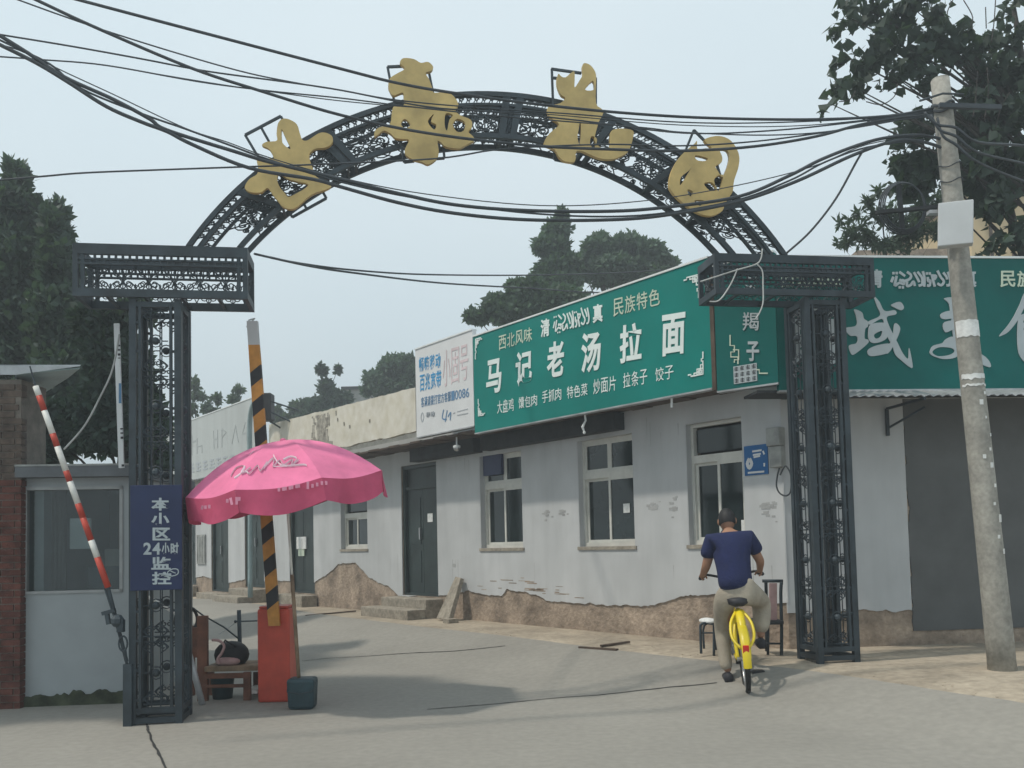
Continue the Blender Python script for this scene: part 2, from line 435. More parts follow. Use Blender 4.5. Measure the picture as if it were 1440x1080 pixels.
def meander(fr, o, m, parent, cx, cy, sx, sy, S_=None, w=.022, name='corner_fret'):
    # corner key pattern; (cx,cy) corner pixel, sx/sy direction, size in pixels per unit
    U = [[(0,3.2),(0,0),(3.0,0)],[(0,3.2),(.8,3.2),(.8,2.0),(0,2.0)],[(3.0,0),(3.0,.8),(2.0,.8),(2.0,0)],[(.5,1.5),(.5,.5),(1.5,.5),(1.5,1.5),(.5,1.5)],
         [(1,1),(1,2),(2,2),(2,1),(1,1)],[(0,3.2),(0,4.4),(.5,4.4),(.5,5.2),(0,5.2),(0,7.5)],[(3,0),(4,0),(4,.6),(5,.6)]]
    L = [[(cx+sx*a, cy+sy*b_ + (S_ or 0)*sx*a) for a,b_ in l] for l in U]
    return stroke(L, fr, o, w, .006, m, parent, name, sm=1)

# ------------------------------------------------------------------ building frames
A = Vector((2.14,10.2)); 
F1 = Fr(A, (-.62,.785))       # facade 1, a grows away from the corner
cA = F1.px(1110,900)[0]
cpt = F1.pt(cA,0)
F2 = Fr(cpt, (math.cos(R(5.0)), math.sin(R(5.0))))   # facade 2, a grows to the right
def jag(x, amp=.06, seed=0): return amp*noise.noise(Vector((x*2.1,seed,0))) + amp*.6*noise.noise(Vector((x*9,seed,5))) + amp*.35*noise.noise(Vector((x*27,seed,9)))
def wall(fr, a0, a1, z0, z1, holes, m, parent, name, th=.24, o=0, da=.12, botf=None, reveal=True, topf=None):
    """solid slab with rectangular openings; optional ragged lower edge"""
    b = MB()
    cuts = sorted(set([a0,a1] + [h[i] for h in holes for i in (0,1)]))
    for i in range(len(cuts)-1):
        c0,c1 = cuts[i],cuts[i+1]; n = max(1,int((c1-c0)/da)) if botf else 1
        for k in range(n):
            x0 = c0+(c1-c0)*k/n; x1 = c0+(c1-c0)*(k+1)/n; xm=(x0+x1)/2
            iv = sorted([(h[2],h[3]) for h in holes if h[0] <= xm <= h[1]])
            segs=[]; z=z0
            for s,e in iv: segs.append((z,s)); z=e
            segs.append((z,z1))
            for s,e in segs:
                if e-s<.01: continue
                b0=b1=s
                if botf:
                    if e <= min(botf(x0),botf(x1)): continue
                    b0=max(s,botf(x0)); b1=max(s,botf(x1)); b0=min(b0,e); b1=min(b1,e)
                b.add([fr.pt(x0,b0,o-th),fr.pt(x1,b1,o-th),fr.pt(x1,b1,o),fr.pt(x0,b0,o),fr.pt(x0,e,o-th),fr.pt(x1,e,o-th),fr.pt(x1,e,o),fr.pt(x0,e,o)],
                      [(0,3,2,1),(4,5,6,7),(3,7,6,2)] + ([(0,1,5,4)] if not botf else []) + ([(0,4,7,3),(1,2,6,5)]))
    return b.build(name, m, parent)

shop = thing('shop_building', F1.pt(3,gz(*F1.pt(3,0).xy)), 'long single storey white restaurant building with peeling base under green signboards', 'building')
def hole(x0,x1,y0,y1,fr=F1):
    q=[fr.px(x0,(y0+y1)/2)[0], fr.px(x1,(y0+y1)/2)[0]]; xm=(x0+x1)/2
    return [min(q),max(q),fr.px(xm,y1)[1],fr.px(xm,y0)[1]]
W3 = hole(967,1048,598,765); W2 = hole(814,893,611,768); W1 = hole(676,736,632,769); D1 = hole(566,616,652,838)
W0 = hole(480,518,700,772); DB = hole(408,442,682,834)
for w in (W1,W3): w[2]=W2[2]
wtop = sum(w[3] for w in (W1,W2,W3))/3
for w in (W1,W2,W3): w[3]=wtop
gb = .0
aL = F1.px(452,800)[0]; aR = cA
aE = F1.px(378,800)[0]
ROOFZ = F1.px(840,440,.55)[1]-.25
WT = 3.25
holes1 = [W1,W2,W3,D1,W0,DB]
wall(F1, aR, aE, -.3, WT, [[h[0],h[1],h[2],h[3]] for h in holes1], M['mud'], shop, 'base_wall', th=.25, o=0)
prof = [(378,815),(442,820),(455,812),(475,795),(500,790),(520,812),(548,825),(562,838),(616,838),(640,836),(660,829),(680,836),(705,838),(715,828),(760,838),(770,845),(820,848),(870,852),(905,852),(940,845),(975,838),(1010,835),(1060,843),(1110,850)]
PA = sorted([F1.px(*p) for p in prof])
def pl1(a):
    z = np.interp(a, [p[0] for p in PA],[p[1] for p in PA])
    return z + jag(a,.034,1)
wall(F1, aR-.016, aE, -.3, WT, holes1, M['plaster'], shop, 'plaster', th=.016, o=.017, da=.035, botf=pl1)
# peeled scars above the edge
b = MB()
for i in range(26):
    a = random.uniform(F1.px(820,840)[0], F1.px(640,840)[0]); z = pl1(a)+random.uniform(.03,.22); l=random.uniform(.02,.16)
    b.fbox(F1,a-l,a+l,z,z+random.uniform(.006,.018),.0172,.0185)
tag(b.build('plaster_scar', M['mud'], shop),kind='stuff')
# holes / stains on the wall
def wallmark(fr,px,py,w,h,m='stain',name='wall_stain',par=shop):
    a,z=fr.px(px,py); b=MB()
    for i in range(14):
        x=a+random.gauss(0,w/2.5); y=z+random.gauss(0,h/2.5); s=random.uniform(.012,.035)
        b.fbox(fr,x-s,x+s,y-s*.5,y+s*.5,.0172,.0182+.0002*i)
    tag(b.build(name,M[m],par),kind='stuff')
for p in ((770,722,.12,.1),(793,720,.1,.08),(920,714,.12,.1),(948,714,.1,.16),(1081,715,.14,.12),(1078,712,.1,.06),(640,795,.03,.02)):
    wallmark(F1,p[0],p[1],p[2],p[3],'soil')
b=MB(); random.seed(9)
for i in range(70):
    a=random.uniform(aR+.1,aE-.3); 
    if any(h_[0]-.05<a<h_[1]+.05 for h_ in holes1): continue
    z1_=random.choice([WT-.35,W2[2]-.05,1.2])+random.uniform(-.2,.1); l_=random.uniform(.1,.45); w_=random.uniform(.003,.008)
    if z1_-l_<pl1(a)+.05: continue
    b.add([F1.pt(a-w_,z1_,.0176),F1.pt(a+w_,z1_,.0176),F1.pt(a+w_*.3,z1_-l_,.0176),F1.pt(a-w_*.3,z1_-l_,.0176)],[(0,1,2,3)])
tag(b.build('drip_stain',M['soil'],shop),kind='stuff')
def window(fr, h, split=True, par=shop, tr=.34, blue=False, pane_mat='glass'):
    a0,a1,z0,z1=h; d=-.09; fw=.05
    fb=MB()
    def fb4(x0,x1,y0,y1,w,o0,o1):
        fb.fbox(fr,x0,x1,y0,y0+w,o0,o1); fb.fbox(fr,x0,x1,y1-w,y1,o0,o1); fb.fbox(fr,x0,x0+w,y0+w,y1-w,o0,o1); fb.fbox(fr,x1-w,x1,y0+w,y1-w,o0,o1)
    fb4(a0,a1,z0,z1,fw,d-.05,d+.02)
    zt = z1-(z1-z0)*tr; am=(a0+a1)/2
    fb.fbox(fr,a0+fw,a1-fw,zt-.045,zt+.045,d-.045,d+.025)
    w = fb.build('window', M['pvc'], par)
    for q in ((a0+.001,a0+.012,z0,z1),(a1-.012,a1-.001,z0,z1),(a0+.012,a1-.012,z1-.012,z1-.001)):
        rv=MB(); rv.fbox(fr,q[0],q[1],q[2],q[3],d+.021,.0155); rv.build('reveal',M['plaster'],w)
    sb=MB(); sb.fbox(fr,a0-.02,a1+.02,z0-.045,z0-.002,-.1,.035); sb.build('sill',M['step'],w)
    g=MB()
    def pane(x0,x1,y0,y1,sash=True,o=0):
        if sash:
            s=MB(); t=.035
            s.fbox(fr,x0,x1,y0,y0+t,d-.02+o,d+.01+o); s.fbox(fr,x0,x1,y1-t,y1,d-.02+o,d+.01+o); s.fbox(fr,x0,x0+t,y0+t,y1-t,d-.02+o,d+.01+o); s.fbox(fr,x1-t,x1,y0+t,y1-t,d-.02+o,d+.01+o)
            s.build('sash',M['pvc'],w)
        p=MB(); p.fbox(fr,x0+.03,x1-.03,y0+.03,y1-.03,d-.012+o,d-.004+o); p.build('pane',M[pane_mat],w)
    lo=z0+fw; hi=zt-.045
    pane(a0+fw,am+.02,lo,hi,True,.012); pane(am-.01,a1-fw,lo,hi,True,-.022)
    lo=zt+.045; hi=z1-fw
    if split: pane(a0+fw,am-.001,lo,hi,True,0); pane(am+.001,a1-fw,lo,hi,True,0)
    else: pane(a0+fw,a1-fw,lo,hi,False,0)
    return w
w1=window(F1,W1); w2=window(F1,W2); w3=window(F1,W3,split=False,tr=.30)
window(F1,W0,split=False)
def plate(fr,x0,x1,y0,y1,o0,o1,m,par,name='plate'):
    h=hole(x0,x1,y0,y1,fr); b=MB(); b.fbox(fr,h[0],h[1],h[2],h[3],o0,o1); return b.build(name,M[m],par)
plate(F1,871,880,708,721,-.074,-.07,'paper',w2,'notice')
plate(F1,1037,1048,731,750,-.074,-.07,'paper',w3,'notice')
plate(F1,678,703,636,668,-.07,-.02,'navy',shop,'blue_box')
# interior dark wall behind the windows
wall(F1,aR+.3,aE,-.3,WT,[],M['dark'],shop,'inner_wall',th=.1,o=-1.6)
# doors
def door(fr,h,par=shop,notice=None):
    b=MB(); a0,a1,z0,z1=h; f=.06
    b.fbox(fr,a0,a0+f,z0,z1,-.14,-.02); b.fbox(fr,a1-f,a1,z0,z1,-.14,-.02); b.fbox(fr,a0+f,a1-f,z1-f,z1,-.14,-.02); b.fbox(fr,a0+f,a1-f,z0,z0+.04,-.16,-.02)
    am=(a0+a1)/2; zt=z1-.42
    b.fbox(fr,a0+f,a1-f,zt,zt+.05,-.13,-.04)
    b.fbox(fr,a0+f,am-.004,z0+.04,zt,-.11,-.075); b.fbox(fr,am+.004,a1-f,z0+.04,zt,-.11,-.075)
    b.fbox(fr,a0+f,a1-f,zt+.05,z1-f,-.11,-.085)
    for k in range(2):
        x0=(a0+f if k==0 else am+.004)+.07; x1=(am-.004 if k==0 else a1-f)-.07
        if x1-x0>.05:
            for (q0,q1) in ((.12,.42),(.48,.92)):
                zz0=z0+(zt-z0)*q0; zz1=z0+(zt-z0)*q1; b.fbox(fr,x0,x1,zz0,zz1,-.075,-.066)
    d=b.build('door',M['door'],par)
    h_=MB(); h_.fbox(fr,am+.05,am+.08,z0+.95,z0+1.15,-.065,-.03); h_.build('handle',M['chrome'],d)
    return d
d1=door(F1,D1); plate(F1,597,604,722,734,-.063,-.06,'paper',d1,'notice')
dB=door(F1,DB); plate(F1,415,428,755,772,-.063,-.03,'paper',dB,'notice'); plate(F1,417,425,772,782,-.063,-.04,'yellowl',dB,'notice')
# roof
def slab(fr,a0,a1,z0,z1,o0,o1,m,par,name): b=MB(); b.fbox(fr,a0,a1,z0,z1,o0,o1); return b.build(name,M[m],par)
slab(F1,aR-.2,aE,WT,WT+.18,-6,.0,'fargrey',shop,'roof')
# soffit following the sign's lower edge
SO=.58
SG = [F1.px(664,466,SO),F1.px(995,363,SO),F1.px(1002,545,SO),F1.px(668,601,SO),F1.px(583,490,SO),F1.px(587,614,SO)]
print('sign z', [tuple(round(q,2) for q in p) for p in SG], 'W', [[round(q,2) for q in w] for w in holes1])
sA1=(SG[1][0]+SG[2][0])/2; sA0=(SG[0][0]+SG[3][0])/2; sA2=(SG[4][0]+SG[5][0])/2
zT=SG[1][1]; zB=SG[2][1]
b=MB(); 
a=sA1
aP = F1.px(378,600,SO)[0]
# dark boards under the eaves
n=0
while a < aP:
    b=MB(); w=.34
    b.fbox(F1,a,min(a+w,aP)-.012,zB+.02+(.01 if n%2 else 0),zB+.05+(.01 if n%2 else 0),.02,SO-.03); b.build('soffit_board',M['soffit'],shop); a+=w; n+=1
# beams
for (x0,x1,y0,y1) in ((690,880,594,622),(590,680,618,642)):
    h=hole(x0,x1,y0,y1); slab(F1,h[0],h[1],zB-.20,zB+.015,.02,.2,'dark',shop,'eaves_beam')
# parapet beyond the ad board
pz = [F1.px(583,545,SO),F1.px(378,597,SO),F1.px(587,606,SO),F1.px(450,632,SO)]
print('parapet', pz)
b=MB()
aP0=sA2+.02; N=60
zt_ = pz[0][1]; zb_=pz[2][1]
V=[]
for i in range(N+1):
    x=aP0+(aP-aP0)*i/N; 
    t1=(pz[0][1]+(pz[1][1]-pz[0][1])*i/N)+jag(x,.02,4); b1=(pz[2][1])+jag(x,.03,7)*.8
    for o in (SO-.08,SO-.002):
        V += [F1.pt(x,b1,o),F1.pt(x,t1,o)]
F=[]
for i in range(N):
    q=4*i; F += [(q+2,q+6,q+7,q+3),(q,q+1,q+5,q+4),(q+1,q+3,q+7,q+5),(q,q+4,q+6,q+2)]
b.add(V,F); b.build('parapet',M['beige'],shop)
# dark weathering on the parapet
b=MB()
for i in range(120):
    px_=random.gauss(452,6); a_=F1.px(px_,600,SO)[0]; fr_=(a_-aP0)/(aP-aP0); zt1=pz[0][1]+(pz[1][1]-pz[0][1])*fr_-.06; zb1=pz[2][1]+.05
    z_=random.uniform(zb1,zt1); l=random.uniform(.02,.10); w_=random.uniform(.01,.05)
    b.fbox(F1,a_-w_,a_+w_,max(zb1,z_-l),min(zt1,z_+l),SO-.001,SO+.0005+.00006*i)
for px_,py_ in ((475,590),(484,596),(492,600),(520,592)):
    a_,z_=F1.px(px_,py_,SO); b.fbox(F1,a_-.015,a_+.015,z_-.03,z_+.03,SO-.001,SO+.010)
tag(b.build('weather_stain',M['stain'],shop),kind='stuff')
# steps
def steps(fr,h,base=None,par=shop,ww=.15,m='step'):
    g=gz(*fr.pt((h[0]+h[1])/2,0,.4).xy); top=h[2]-.02
    n=max(1,round((top-g)/.17)); hh=(top-g)/n
    for k in range(n):
        b=MB(); b.fbox(fr,h[0]-ww,h[1]+ww+.1*k,g-.05,top-hh*k-.002*k,.02+.34*k+.002,.36+.34*k); b.build('step',M[m],par,bevel=.012)
steps(F1,D1); steps(F1,DB)
# camera under sign, hanging bracket
def onF(fr,px,py,o): a,z=fr.px(px,py,o); return fr.pt(a,z,o)
p=onF(F1,642,612,.45); sc=thing('security_camera',p,'small white dome security camera hanging under the eaves by the ad board','camera')
b=MB(); b.tube([p,p-Vector((0,0,.16))],.012); b.build('stem',M['white'],sc); q=p-Vector((0,0,.2)); b=MB(); b.ball(q,(.05,.05,.045),10); b.build('dome',M['chrome'],sc,True); b=MB(); b.lathe(q+Vector((0,0,.01)),[(.055,0),(.055,.03),(.02,.045)],12); b.build('housing',M['white'],sc)
p=onF(F1,822,578,.5); sc=thing('broken_lamp_bracket',p,'peeling white lamp stem hanging from the middle of the green signboard','bracket')
b=MB(); b.tube([p,p+Vector((.01,0,-.12)),p+Vector((-.03,0,-.2)),p+Vector((-.01,0,-.26))],[.014,.012,.018,.01]); b.build('stem',M['white'],sc); b=MB(); b.ball(p+Vector((-.01,0,-.27)),.02,8); b.build('tip',M['white'],sc)
p=onF(F1,945,548,.5); sc=thing('flood_lamp',p,'small floodlight on a white bracket under the right end of the green sign','lamp')
b=MB(); b.tube([p,p+Vector((-.01,0,-.2))],.014); b.build('stem',M['white'],sc); b=MB(); b.box(p+Vector((.07,-.03,-.02)),(.12,.07,.06)); b.build('lamp_head',M['tin'],sc,bevel=.008)

# ------------------------------------------------------------------ green signboard on facade 1
def signbox(name,fr,a0,a1,z0,z1,o1,m,label,cat='sign',th=.07,trim='white',toptrim=True):
    t=thing(name,fr.pt((a0+a1)/2,z0,o1-th/2),label,cat)
    b=MB(); b.fbox(fr,a0,a1,z0,z1,o1-th,o1); b.build('panel',M[m],t)
    if toptrim:
        b=MB(); b.fbox(fr,a0,a1,z1+.001,z1+.022,o1-th-.01,o1+.012); b.build('top_trim',M[trim],t)
        b=MB(); b.fbox(fr,a0,a1,z0-.02,z0-.001,o1-th-.01,o1+.01); b.build('bottom_trim',M['tin'],t)
    return t
sg=signbox('restaurant_signboard',F1,sA1,sA0-.006,zB,zT,SO,'green','green restaurant signboard with white noodle menu lettering along the side street')
# real quads for text: pixel line boxes with the photo slope
o_=SO+.003
def tx(s,x0,x1,yt0,yt1,yb0,yb1,m='signwhite',bold=.02,**k):
    return put_text(s,F1,[(x0,yt0),(x1,yt1),(x0,yb0),(x1,yb1)],o_,M[m],sg,bold,**k)
for ch,(x0,x1,yt0,yt1,yb0,yb1) in zip('马记老汤拉面',[(683,707,508,502,556,550),(724,750,497,490,545,538),(768,795,483,477,533,527),(816,847,470,464,526,520),(870,905,458,452,512,506),(929,966,444,438,502,496)]):
    tx(ch,x0,x1,yt0,yt1,yb0,yb1,bold=.028,shear=.03)
tx('西北风味',701,749,473,459,493,479,'yellowl',.004,depth=.004)
tx('清',760,774,450,447,475,472,bold=.025)
tx('真',833,849,429,426,455,452,bold=.03)
tx('民族特色',862,929,421,404,446,428,'yellowl',.004,depth=.004)
cv=lambda p:(778+(p[0]-245)/(1190-245)*52, 443-(p[0]-245)/(1190-245)*13 + (p[1]-120)/260*27)
stroke(ARAB,F1,o_,.021,.006,M['signwhite'],sg,'arabic_line',conv=cv)
for s,x0,x1,y0,y1 in (('大盘鸡',699,723,564,582),('馕包肉',729,756,559,575),('手抓肉',762,790,550,567),('特色菜',797,827,544,561),('炒面片',834,867,534,555),('拉条子',876,911,525,546),('饺子',921,948,518,537)):
    d=(x1-x0)*.19
    put_text(s,F1,[(x0,y0),(x1,y0-d),(x0,y1),(x1,y1-d)],o_,M['signwhite'],sg,.0,depth=.004)
for (cx,cy,sx,sy,sl_) in ((669,477,1.9,3.8,-.28),(673,585,1.9,-3.2,-.2),(983,386,-4.2,4.4,-.28),(989,526,-4.2,-4.2,-.2)):
    meander(F1,o_,M['signwhite'],sg,cx,cy,sx,sy,sl_*abs(1),.016)
b=MB(); b.fbox(F1,sA1-.055,sA1-.004,zB-.03,zT+.01,SO-.09,SO+.006); b.build('corner_post',M['soffit'],sg)
ad=signbox('phone_ad_board',F1,sA0+.006,sA2,F1.px(625,607,SO)[1],F1.px(625,478,SO)[1],SO+.002,'adwhite','white telecom advertising board with blue lettering left of the green signboard')
def tad(s,x0,x1,yt0,yt1,yb0,yb1,m,bold=.03,**k): return put_text(s,F1,[(x0,yt0),(x1,yt1),(x0,yb0),(x1,yb1)],SO+.004,M[m],ad,bold,**k)
tad('畅嗨移动',589,620,503,496,523,517,'adblue',.012,depth=.003); tad('百兆宽带',590,621,528,520,551,544,'adblue',.012,depth=.003)
tad('小固号',622,659,494,483,545,533,'adpink',.0,depth=.003)
tad('客满请拨打官方客服10086',592,660,559,545,573,558,'adblue2',.004,depth=.003,name='small_character')
put_text('移动',F1,[(599,580),(612,578),(599,587),(612,585)],SO+.004,M['adgrey'],ad,.01)
stroke([[(594,580),(592,586),(594,593),(596,586),(594,580)]],F1,SO+.004,.02,.002,M['adgrey'],ad,'logo')
stroke([[(624,576),(622,588),(628,590)],[(629,577),(626,593)],[(630,586),(634,580),(633,591)]],F1,SO+.004,.022,.002,M['adblue2'],ad,'script')
stroke([[(637,582),(640,580)],[(643,579),(658,575)],[(643,584),(658,581)]],F1,SO+.004,.01,.002,M['adgrey'],ad,'fine_print')

# ------------------------------------------------------------------ corner and right signs
c0=F1.pt(sA1-.03,0,SO); 
S2o=.5
# right sign plane is parallel to facade 2
p1=onF(F2,1092,450,S2o)
FC=Fr(c0,(p1.x-c0.x,p1.y-c0.y)); LC=(Vector((p1.x,p1.y))-Vector((c0.x,c0.y))).length
zC0=FC.px(1050,544,0)[1]; zC1=FC.px(1050,364,0)[1]
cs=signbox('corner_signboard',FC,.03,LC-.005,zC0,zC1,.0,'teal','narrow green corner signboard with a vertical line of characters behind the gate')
def tc_(s,x0,x1,y0,y1,m='silver',bold=.02): return put_text(s,FC,boxpx(x0,y0,x1,y1),.003,M[m],cs,bold)
tc_('老',1044,1066,372,392,bold=.008); tc_('边',1045,1064,399,416,bold=.008); tc_('羯',1043,1069,439,465,bold=.008); tc_('子',1049,1069,480,508,bold=.03)
stroke([[(1027,471),(1027,486),(1033,486),(1033,495),(1028,495),(1028,502),(1038,502),(1038,512)],[(1031,492),(1039,492),(1039,506),(1033,506),(1033,510)],[(1064,520),(1068,520),(1068,525),(1080,525)]],FC,.003,.014,.005,M['yellowl'],cs,'corner_fret',sm=1)
h=hole(1032,1065,513,538,FC); b=MB(); b.fbox(FC,h[0],h[1],h[2],h[3],.003,.008); pn=b.build('pasted_notice',M['silver'],cs)
b=MB()
for j in range(3):
    for i in range(4):
        x=h[0]+(h[1]-h[0])*(i+.5)/4; z=h[2]+(h[3]-h[2])*(j+.5)/3
        for k in range(3): b.fbox(FC,x-.022,x+.022,z-.018+k*.014,z-.012+k*.014,.0085,.0095)
        b.fbox(FC,x-.004,x+.004,z-.022,z+.024,.0098,.0104)
tag(b.build('notice_lines',M['black'],pn),kind='stuff')
a2s=F2.px(1092,450,S2o)[0]; a2e=F2.px(1500,450,S2o)[0]+2.2
z20=F2.px(1300,547,S2o)[1]; z21=F2.px(1300,363,S2o)[1]
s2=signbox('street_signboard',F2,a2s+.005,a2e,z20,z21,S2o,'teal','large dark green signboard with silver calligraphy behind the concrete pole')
o2=S2o+.003
def t2(s,x0,x1,y0,y1,m,bold=.02): return put_text(s,F2,boxpx(x0,y0,x1,y1),o2,M[m],s2,bold)
t2('西北风味',1096,1184,384,404,'yellowl',.015); t2('清',1218,1242,379,405,'silver',.03); t2('真',1354,1374,380,404,'silver',.03); t2('民族特色',1405,1500,381,404,'yellowl',.015)
t2('西',1104,1182,430,512,'silver',.05)
cv=lambda p:(1230+p[0]/11.08, 370+p[1]/11.08)
stroke(ARAB,F2,o2,.026,.006,M['silver'],s2,'arabic_line',conv=cv)
cz=lambda p:(1180+p[0]/4.696,350+p[1]/4.696)
def calli(parts,name='character'):
    k=0
    root=None
    for lp in parts:
        ob=shape(lp,F2,o2+.004+.0015*k,.008,M['silver'],root or s2,name if root is None else 'brush_stroke',5,cz); k+=1
        if root is None: root=ob
    return root
calli([[[(100,400),(150,420),(163,460),(188,480),(190,512),(172,530),(168,590),(190,600),(188,625),(110,690),(80,695),(65,640),(110,625),(122,600),(112,575),(70,572),(40,525),(100,512),(118,490),(110,440)]],
 [[(228,312),(265,350),(300,410),(365,405),(375,432),(315,450),(330,510),(360,570),(385,620),(420,690),(455,725),(462,655),(485,775),(465,780),(420,745),(372,700),(350,640),(318,580),(300,520),(282,462),(205,500),(195,478),(270,440),(250,380)]],
 [[(190,668),(240,640),(320,625),(345,640),(340,670),(310,692),(230,708),(195,702)]],
 [[(365,495),(400,515),(395,560),(352,650),(318,692),(302,660),(350,600)]],
 [[(192,545),(212,497),(300,488),(328,515),(312,592),(240,622),(198,605)],[(232,565),(282,542),(272,580),(240,592)]],
 [[(343,370),(400,350),(427,385),(410,405),(370,390)]]])
calli([[[(600,672),(620,640),(680,622),(700,600),(740,580),(790,590),(800,640),(780,710),(700,728),(630,712),(600,692)],[(615,680),(660,650),(740,655),(760,680),(720,702),(650,708)]],
 [[(695,325),(820,322),(815,360),(770,365),(800,560),(890,660),(970,718),(1000,762),(990,782),(920,750),(830,690),(760,600),(740,470),(725,365)]],
 [[(668,435),(720,410),(860,400),(860,430),(700,465)]],[[(698,482),(860,470),(860,500),(760,530),(700,550)]]])
calli([[[(1058,572),(1110,510),(1150,450),(1190,370),(1225,290),(1262,300),(1330,400),(1420,480),(1400,500),(1300,430),(1245,360),(1180,470),(1120,545),(1075,572)]],
 [[(1180,480),(1215,430),(1350,430),(1360,560),(1240,570),(1235,680),(1275,762),(1215,738),(1180,660)],[(1225,470),(1320,465),(1320,490),(1228,495)],[(1228,515),(1320,510),(1318,540),(1228,545)]],
 [[(1250,600),(1300,600),(1400,740),(1380,770),(1320,700)]]])
# facade 2 wall
wR=F2.px(1274,700)[0]; wEnd=F2.px(1500,700)[0]+2.5
zg2=gz(*F2.pt(1.2,0).xy)
print('facade2', cA, cpt, wR, z20,z21,zg2)
wall(F2,0.0,wEnd,-.3,z20-.02,[],M['mud'],shop,'base_wall',th=.25,o=0)
zb2=F2.px(1240,858)[1]
wall(F2,-.014,wR,-.3,z20-.02,[],M['plaster'],shop,'plaster',th=.016,o=.017,da=.035,botf=lambda a: zb2+jag(a,.04,2))
# grey painted half of the wall
V=MB(); N=60
zz0=F2.px(1350,885)[1]
for i in range(N):
    za=zz0+(z20-.02-zz0)*i/N; zc=zz0+(z20-.02-zz0)*(i+1)/N
    V.fbox(F2,wR+jag(za*1.3,.03,8)+.01,wEnd,za,zc-.0001,.001,.014)
V.build('grey_render',M['grey'],shop)
wall(F2,0,wEnd,z20-.02,z20+.6,[],M['fargrey'],shop,'upper_wall',th=.2,o=-.02)
# tin awning under the right sign
aw=thing('tin_awning',F2.pt(1.6,z20-.05,.3),'corrugated tin awning strip under the dark green signboard','awning')
N=170; V=[];F=[]
a_0=F2.px(1183,550,.75)[0]
for i in range(N+1):
    x=a_0+(wEnd-a_0)*i/N; r=.012*math.sin(i*2.1)
    V += [F2.pt(x,z20+.0+r,.45),F2.pt(x,z20-.11+r,.8),F2.pt(x,z20-.118+r,.8),F2.pt(x,z20-.008+r,.45)]
for i in range(N):
    q=4*i; F += [(q,q+1,q+5,q+4),(q+3,q+7,q+6,q+2),(q+1,q+2,q+6,q+5)]
b=MB(); b.add(V,F); b.build('tin_sheet',M['tin'],aw)
for pxx in (1251,):
    a_=F2.px(pxx,580,.1)[0]; b=MB()
    b.fbox(F2,a_-.015,a_+.015,z20-.42,z20-.13,.03,.06); b.bar(F2.pt(a_,z20-.34,.05),F2.pt(a_+.25,z20-.16,.35),.02); b.bar(F2.pt(a_,z20-.13,.05),F2.pt(a_,z20-.14,.78),.025); b.build('bracket',M['iron'],aw)
# soffit behind right sign
slab(F2,-.4,wEnd,z20-.012,z20+.015,.02,S2o-.09,'dark',shop,'soffit_board')
# blue plaque and meter box
bp=thing('blue_plaque',onF(F1,1065,668,.02),'small square blue notice plaque on the white wall right of the last window','sign')
h=hole(1049,1082,626,668); b=MB(); b.fbox(F1,h[0],h[1],h[2],h[3],.019,.03); b.build('panel',M['blue'],bp)
stroke([[(1054,645),(1051,652),(1054,658),(1057,652),(1054,645)]],F1,.031,.04,.002,M['adwhite'],bp,'emblem')
stroke([[(1058,635),(1071,633)],[(1059,640),(1070,638)],[(1060,643),(1069,641)],[(1073,634),(1075,639)],[(1075,651),(1075,656)],[(1052,665),(1075,663)]],F1,.031,.02,.002,M['adwhite'],bp,'print_lines')
mb=thing('meter_box',onF(F1,1092,660,.1),'grey electricity meter box with looping black cable beside the blue plaque','meter box')
h=hole(1087,1106,602,628); b=MB(); b.fbox(F1,h[0],h[1],h[2]+.002,h[3],.02,.13); b.build('upper_box',M['fargrey'],mb,bevel=.01)
h2=hole(1090,1107,628,658); b=MB(); b.fbox(F1,h2[0],h2[1],h2[2],h[2],.02,.11); b.build('lower_box',M['fargrey'],mb,bevel=.01)
P=[onF(F1,*q,.1) for q in ((1096,658),(1093,670),(1092,684),(1097,694),(1106,697),(1112,690),(1112,668),(1106,656),(1102,658),(1097,668))]
b=MB(); b.tube(catmull(P,5),.009,6); b.build('loop_cable',M['cable'],mb,True)

# plank leaning beside steps
p0=ground(612,869); p1_=ground(641,870)
pk=thing('leaning_plank',(p0+p1_)/2,'grey stone slab leaning upright against the wall beside the door steps','slab')
base=onF(F1,626,870,.0); aa=F1.px(627,860,.35)[0]; g=gz(*F1.pt(aa,0,.35).xy)
b=MB(); w_=.17
b.box8([F1.pt(aa-w_,g,.34),F1.pt(aa+w_,g,.34),F1.pt(aa+w_,g+.02,.42),F1.pt(aa-w_,g+.02,.42),F1.pt(aa-w_*.5,g+.62,.05),F1.pt(aa+w_*.35,g+.64,.05),F1.pt(aa+w_*.35,g+.66,.12),F1.pt(aa-w_*.5,g+.64,.12)]); b.build('slab',M['step'],pk,bevel=.006)
aa=F1.px(641,872,.4)[0]; b=MB(); b.fbox(F1,aa-.1,aa+.05,g-.01,g+.05,.42,.6); b.build('wedge',M['step'],pk)
# sticks on the dirt
for i,(q0,q1,lab) in enumerate((((430,866),(500,860),'thin dark board lying on the dirt left of the door steps'),((815,911),(868,915),'short dark board lying on the dirt strip under the middle window'),((845,909),(885,904),'broken timber end lying behind the short board'))):
    a_=ground(*q0); c_=ground(*q1); b=MB(); b.bar(a_+Vector((0,0,.005)),c_+Vector((0,0,.01)),.045,.02); o=b.build('board',M['soffit'],None); tag(o,lab,'board')

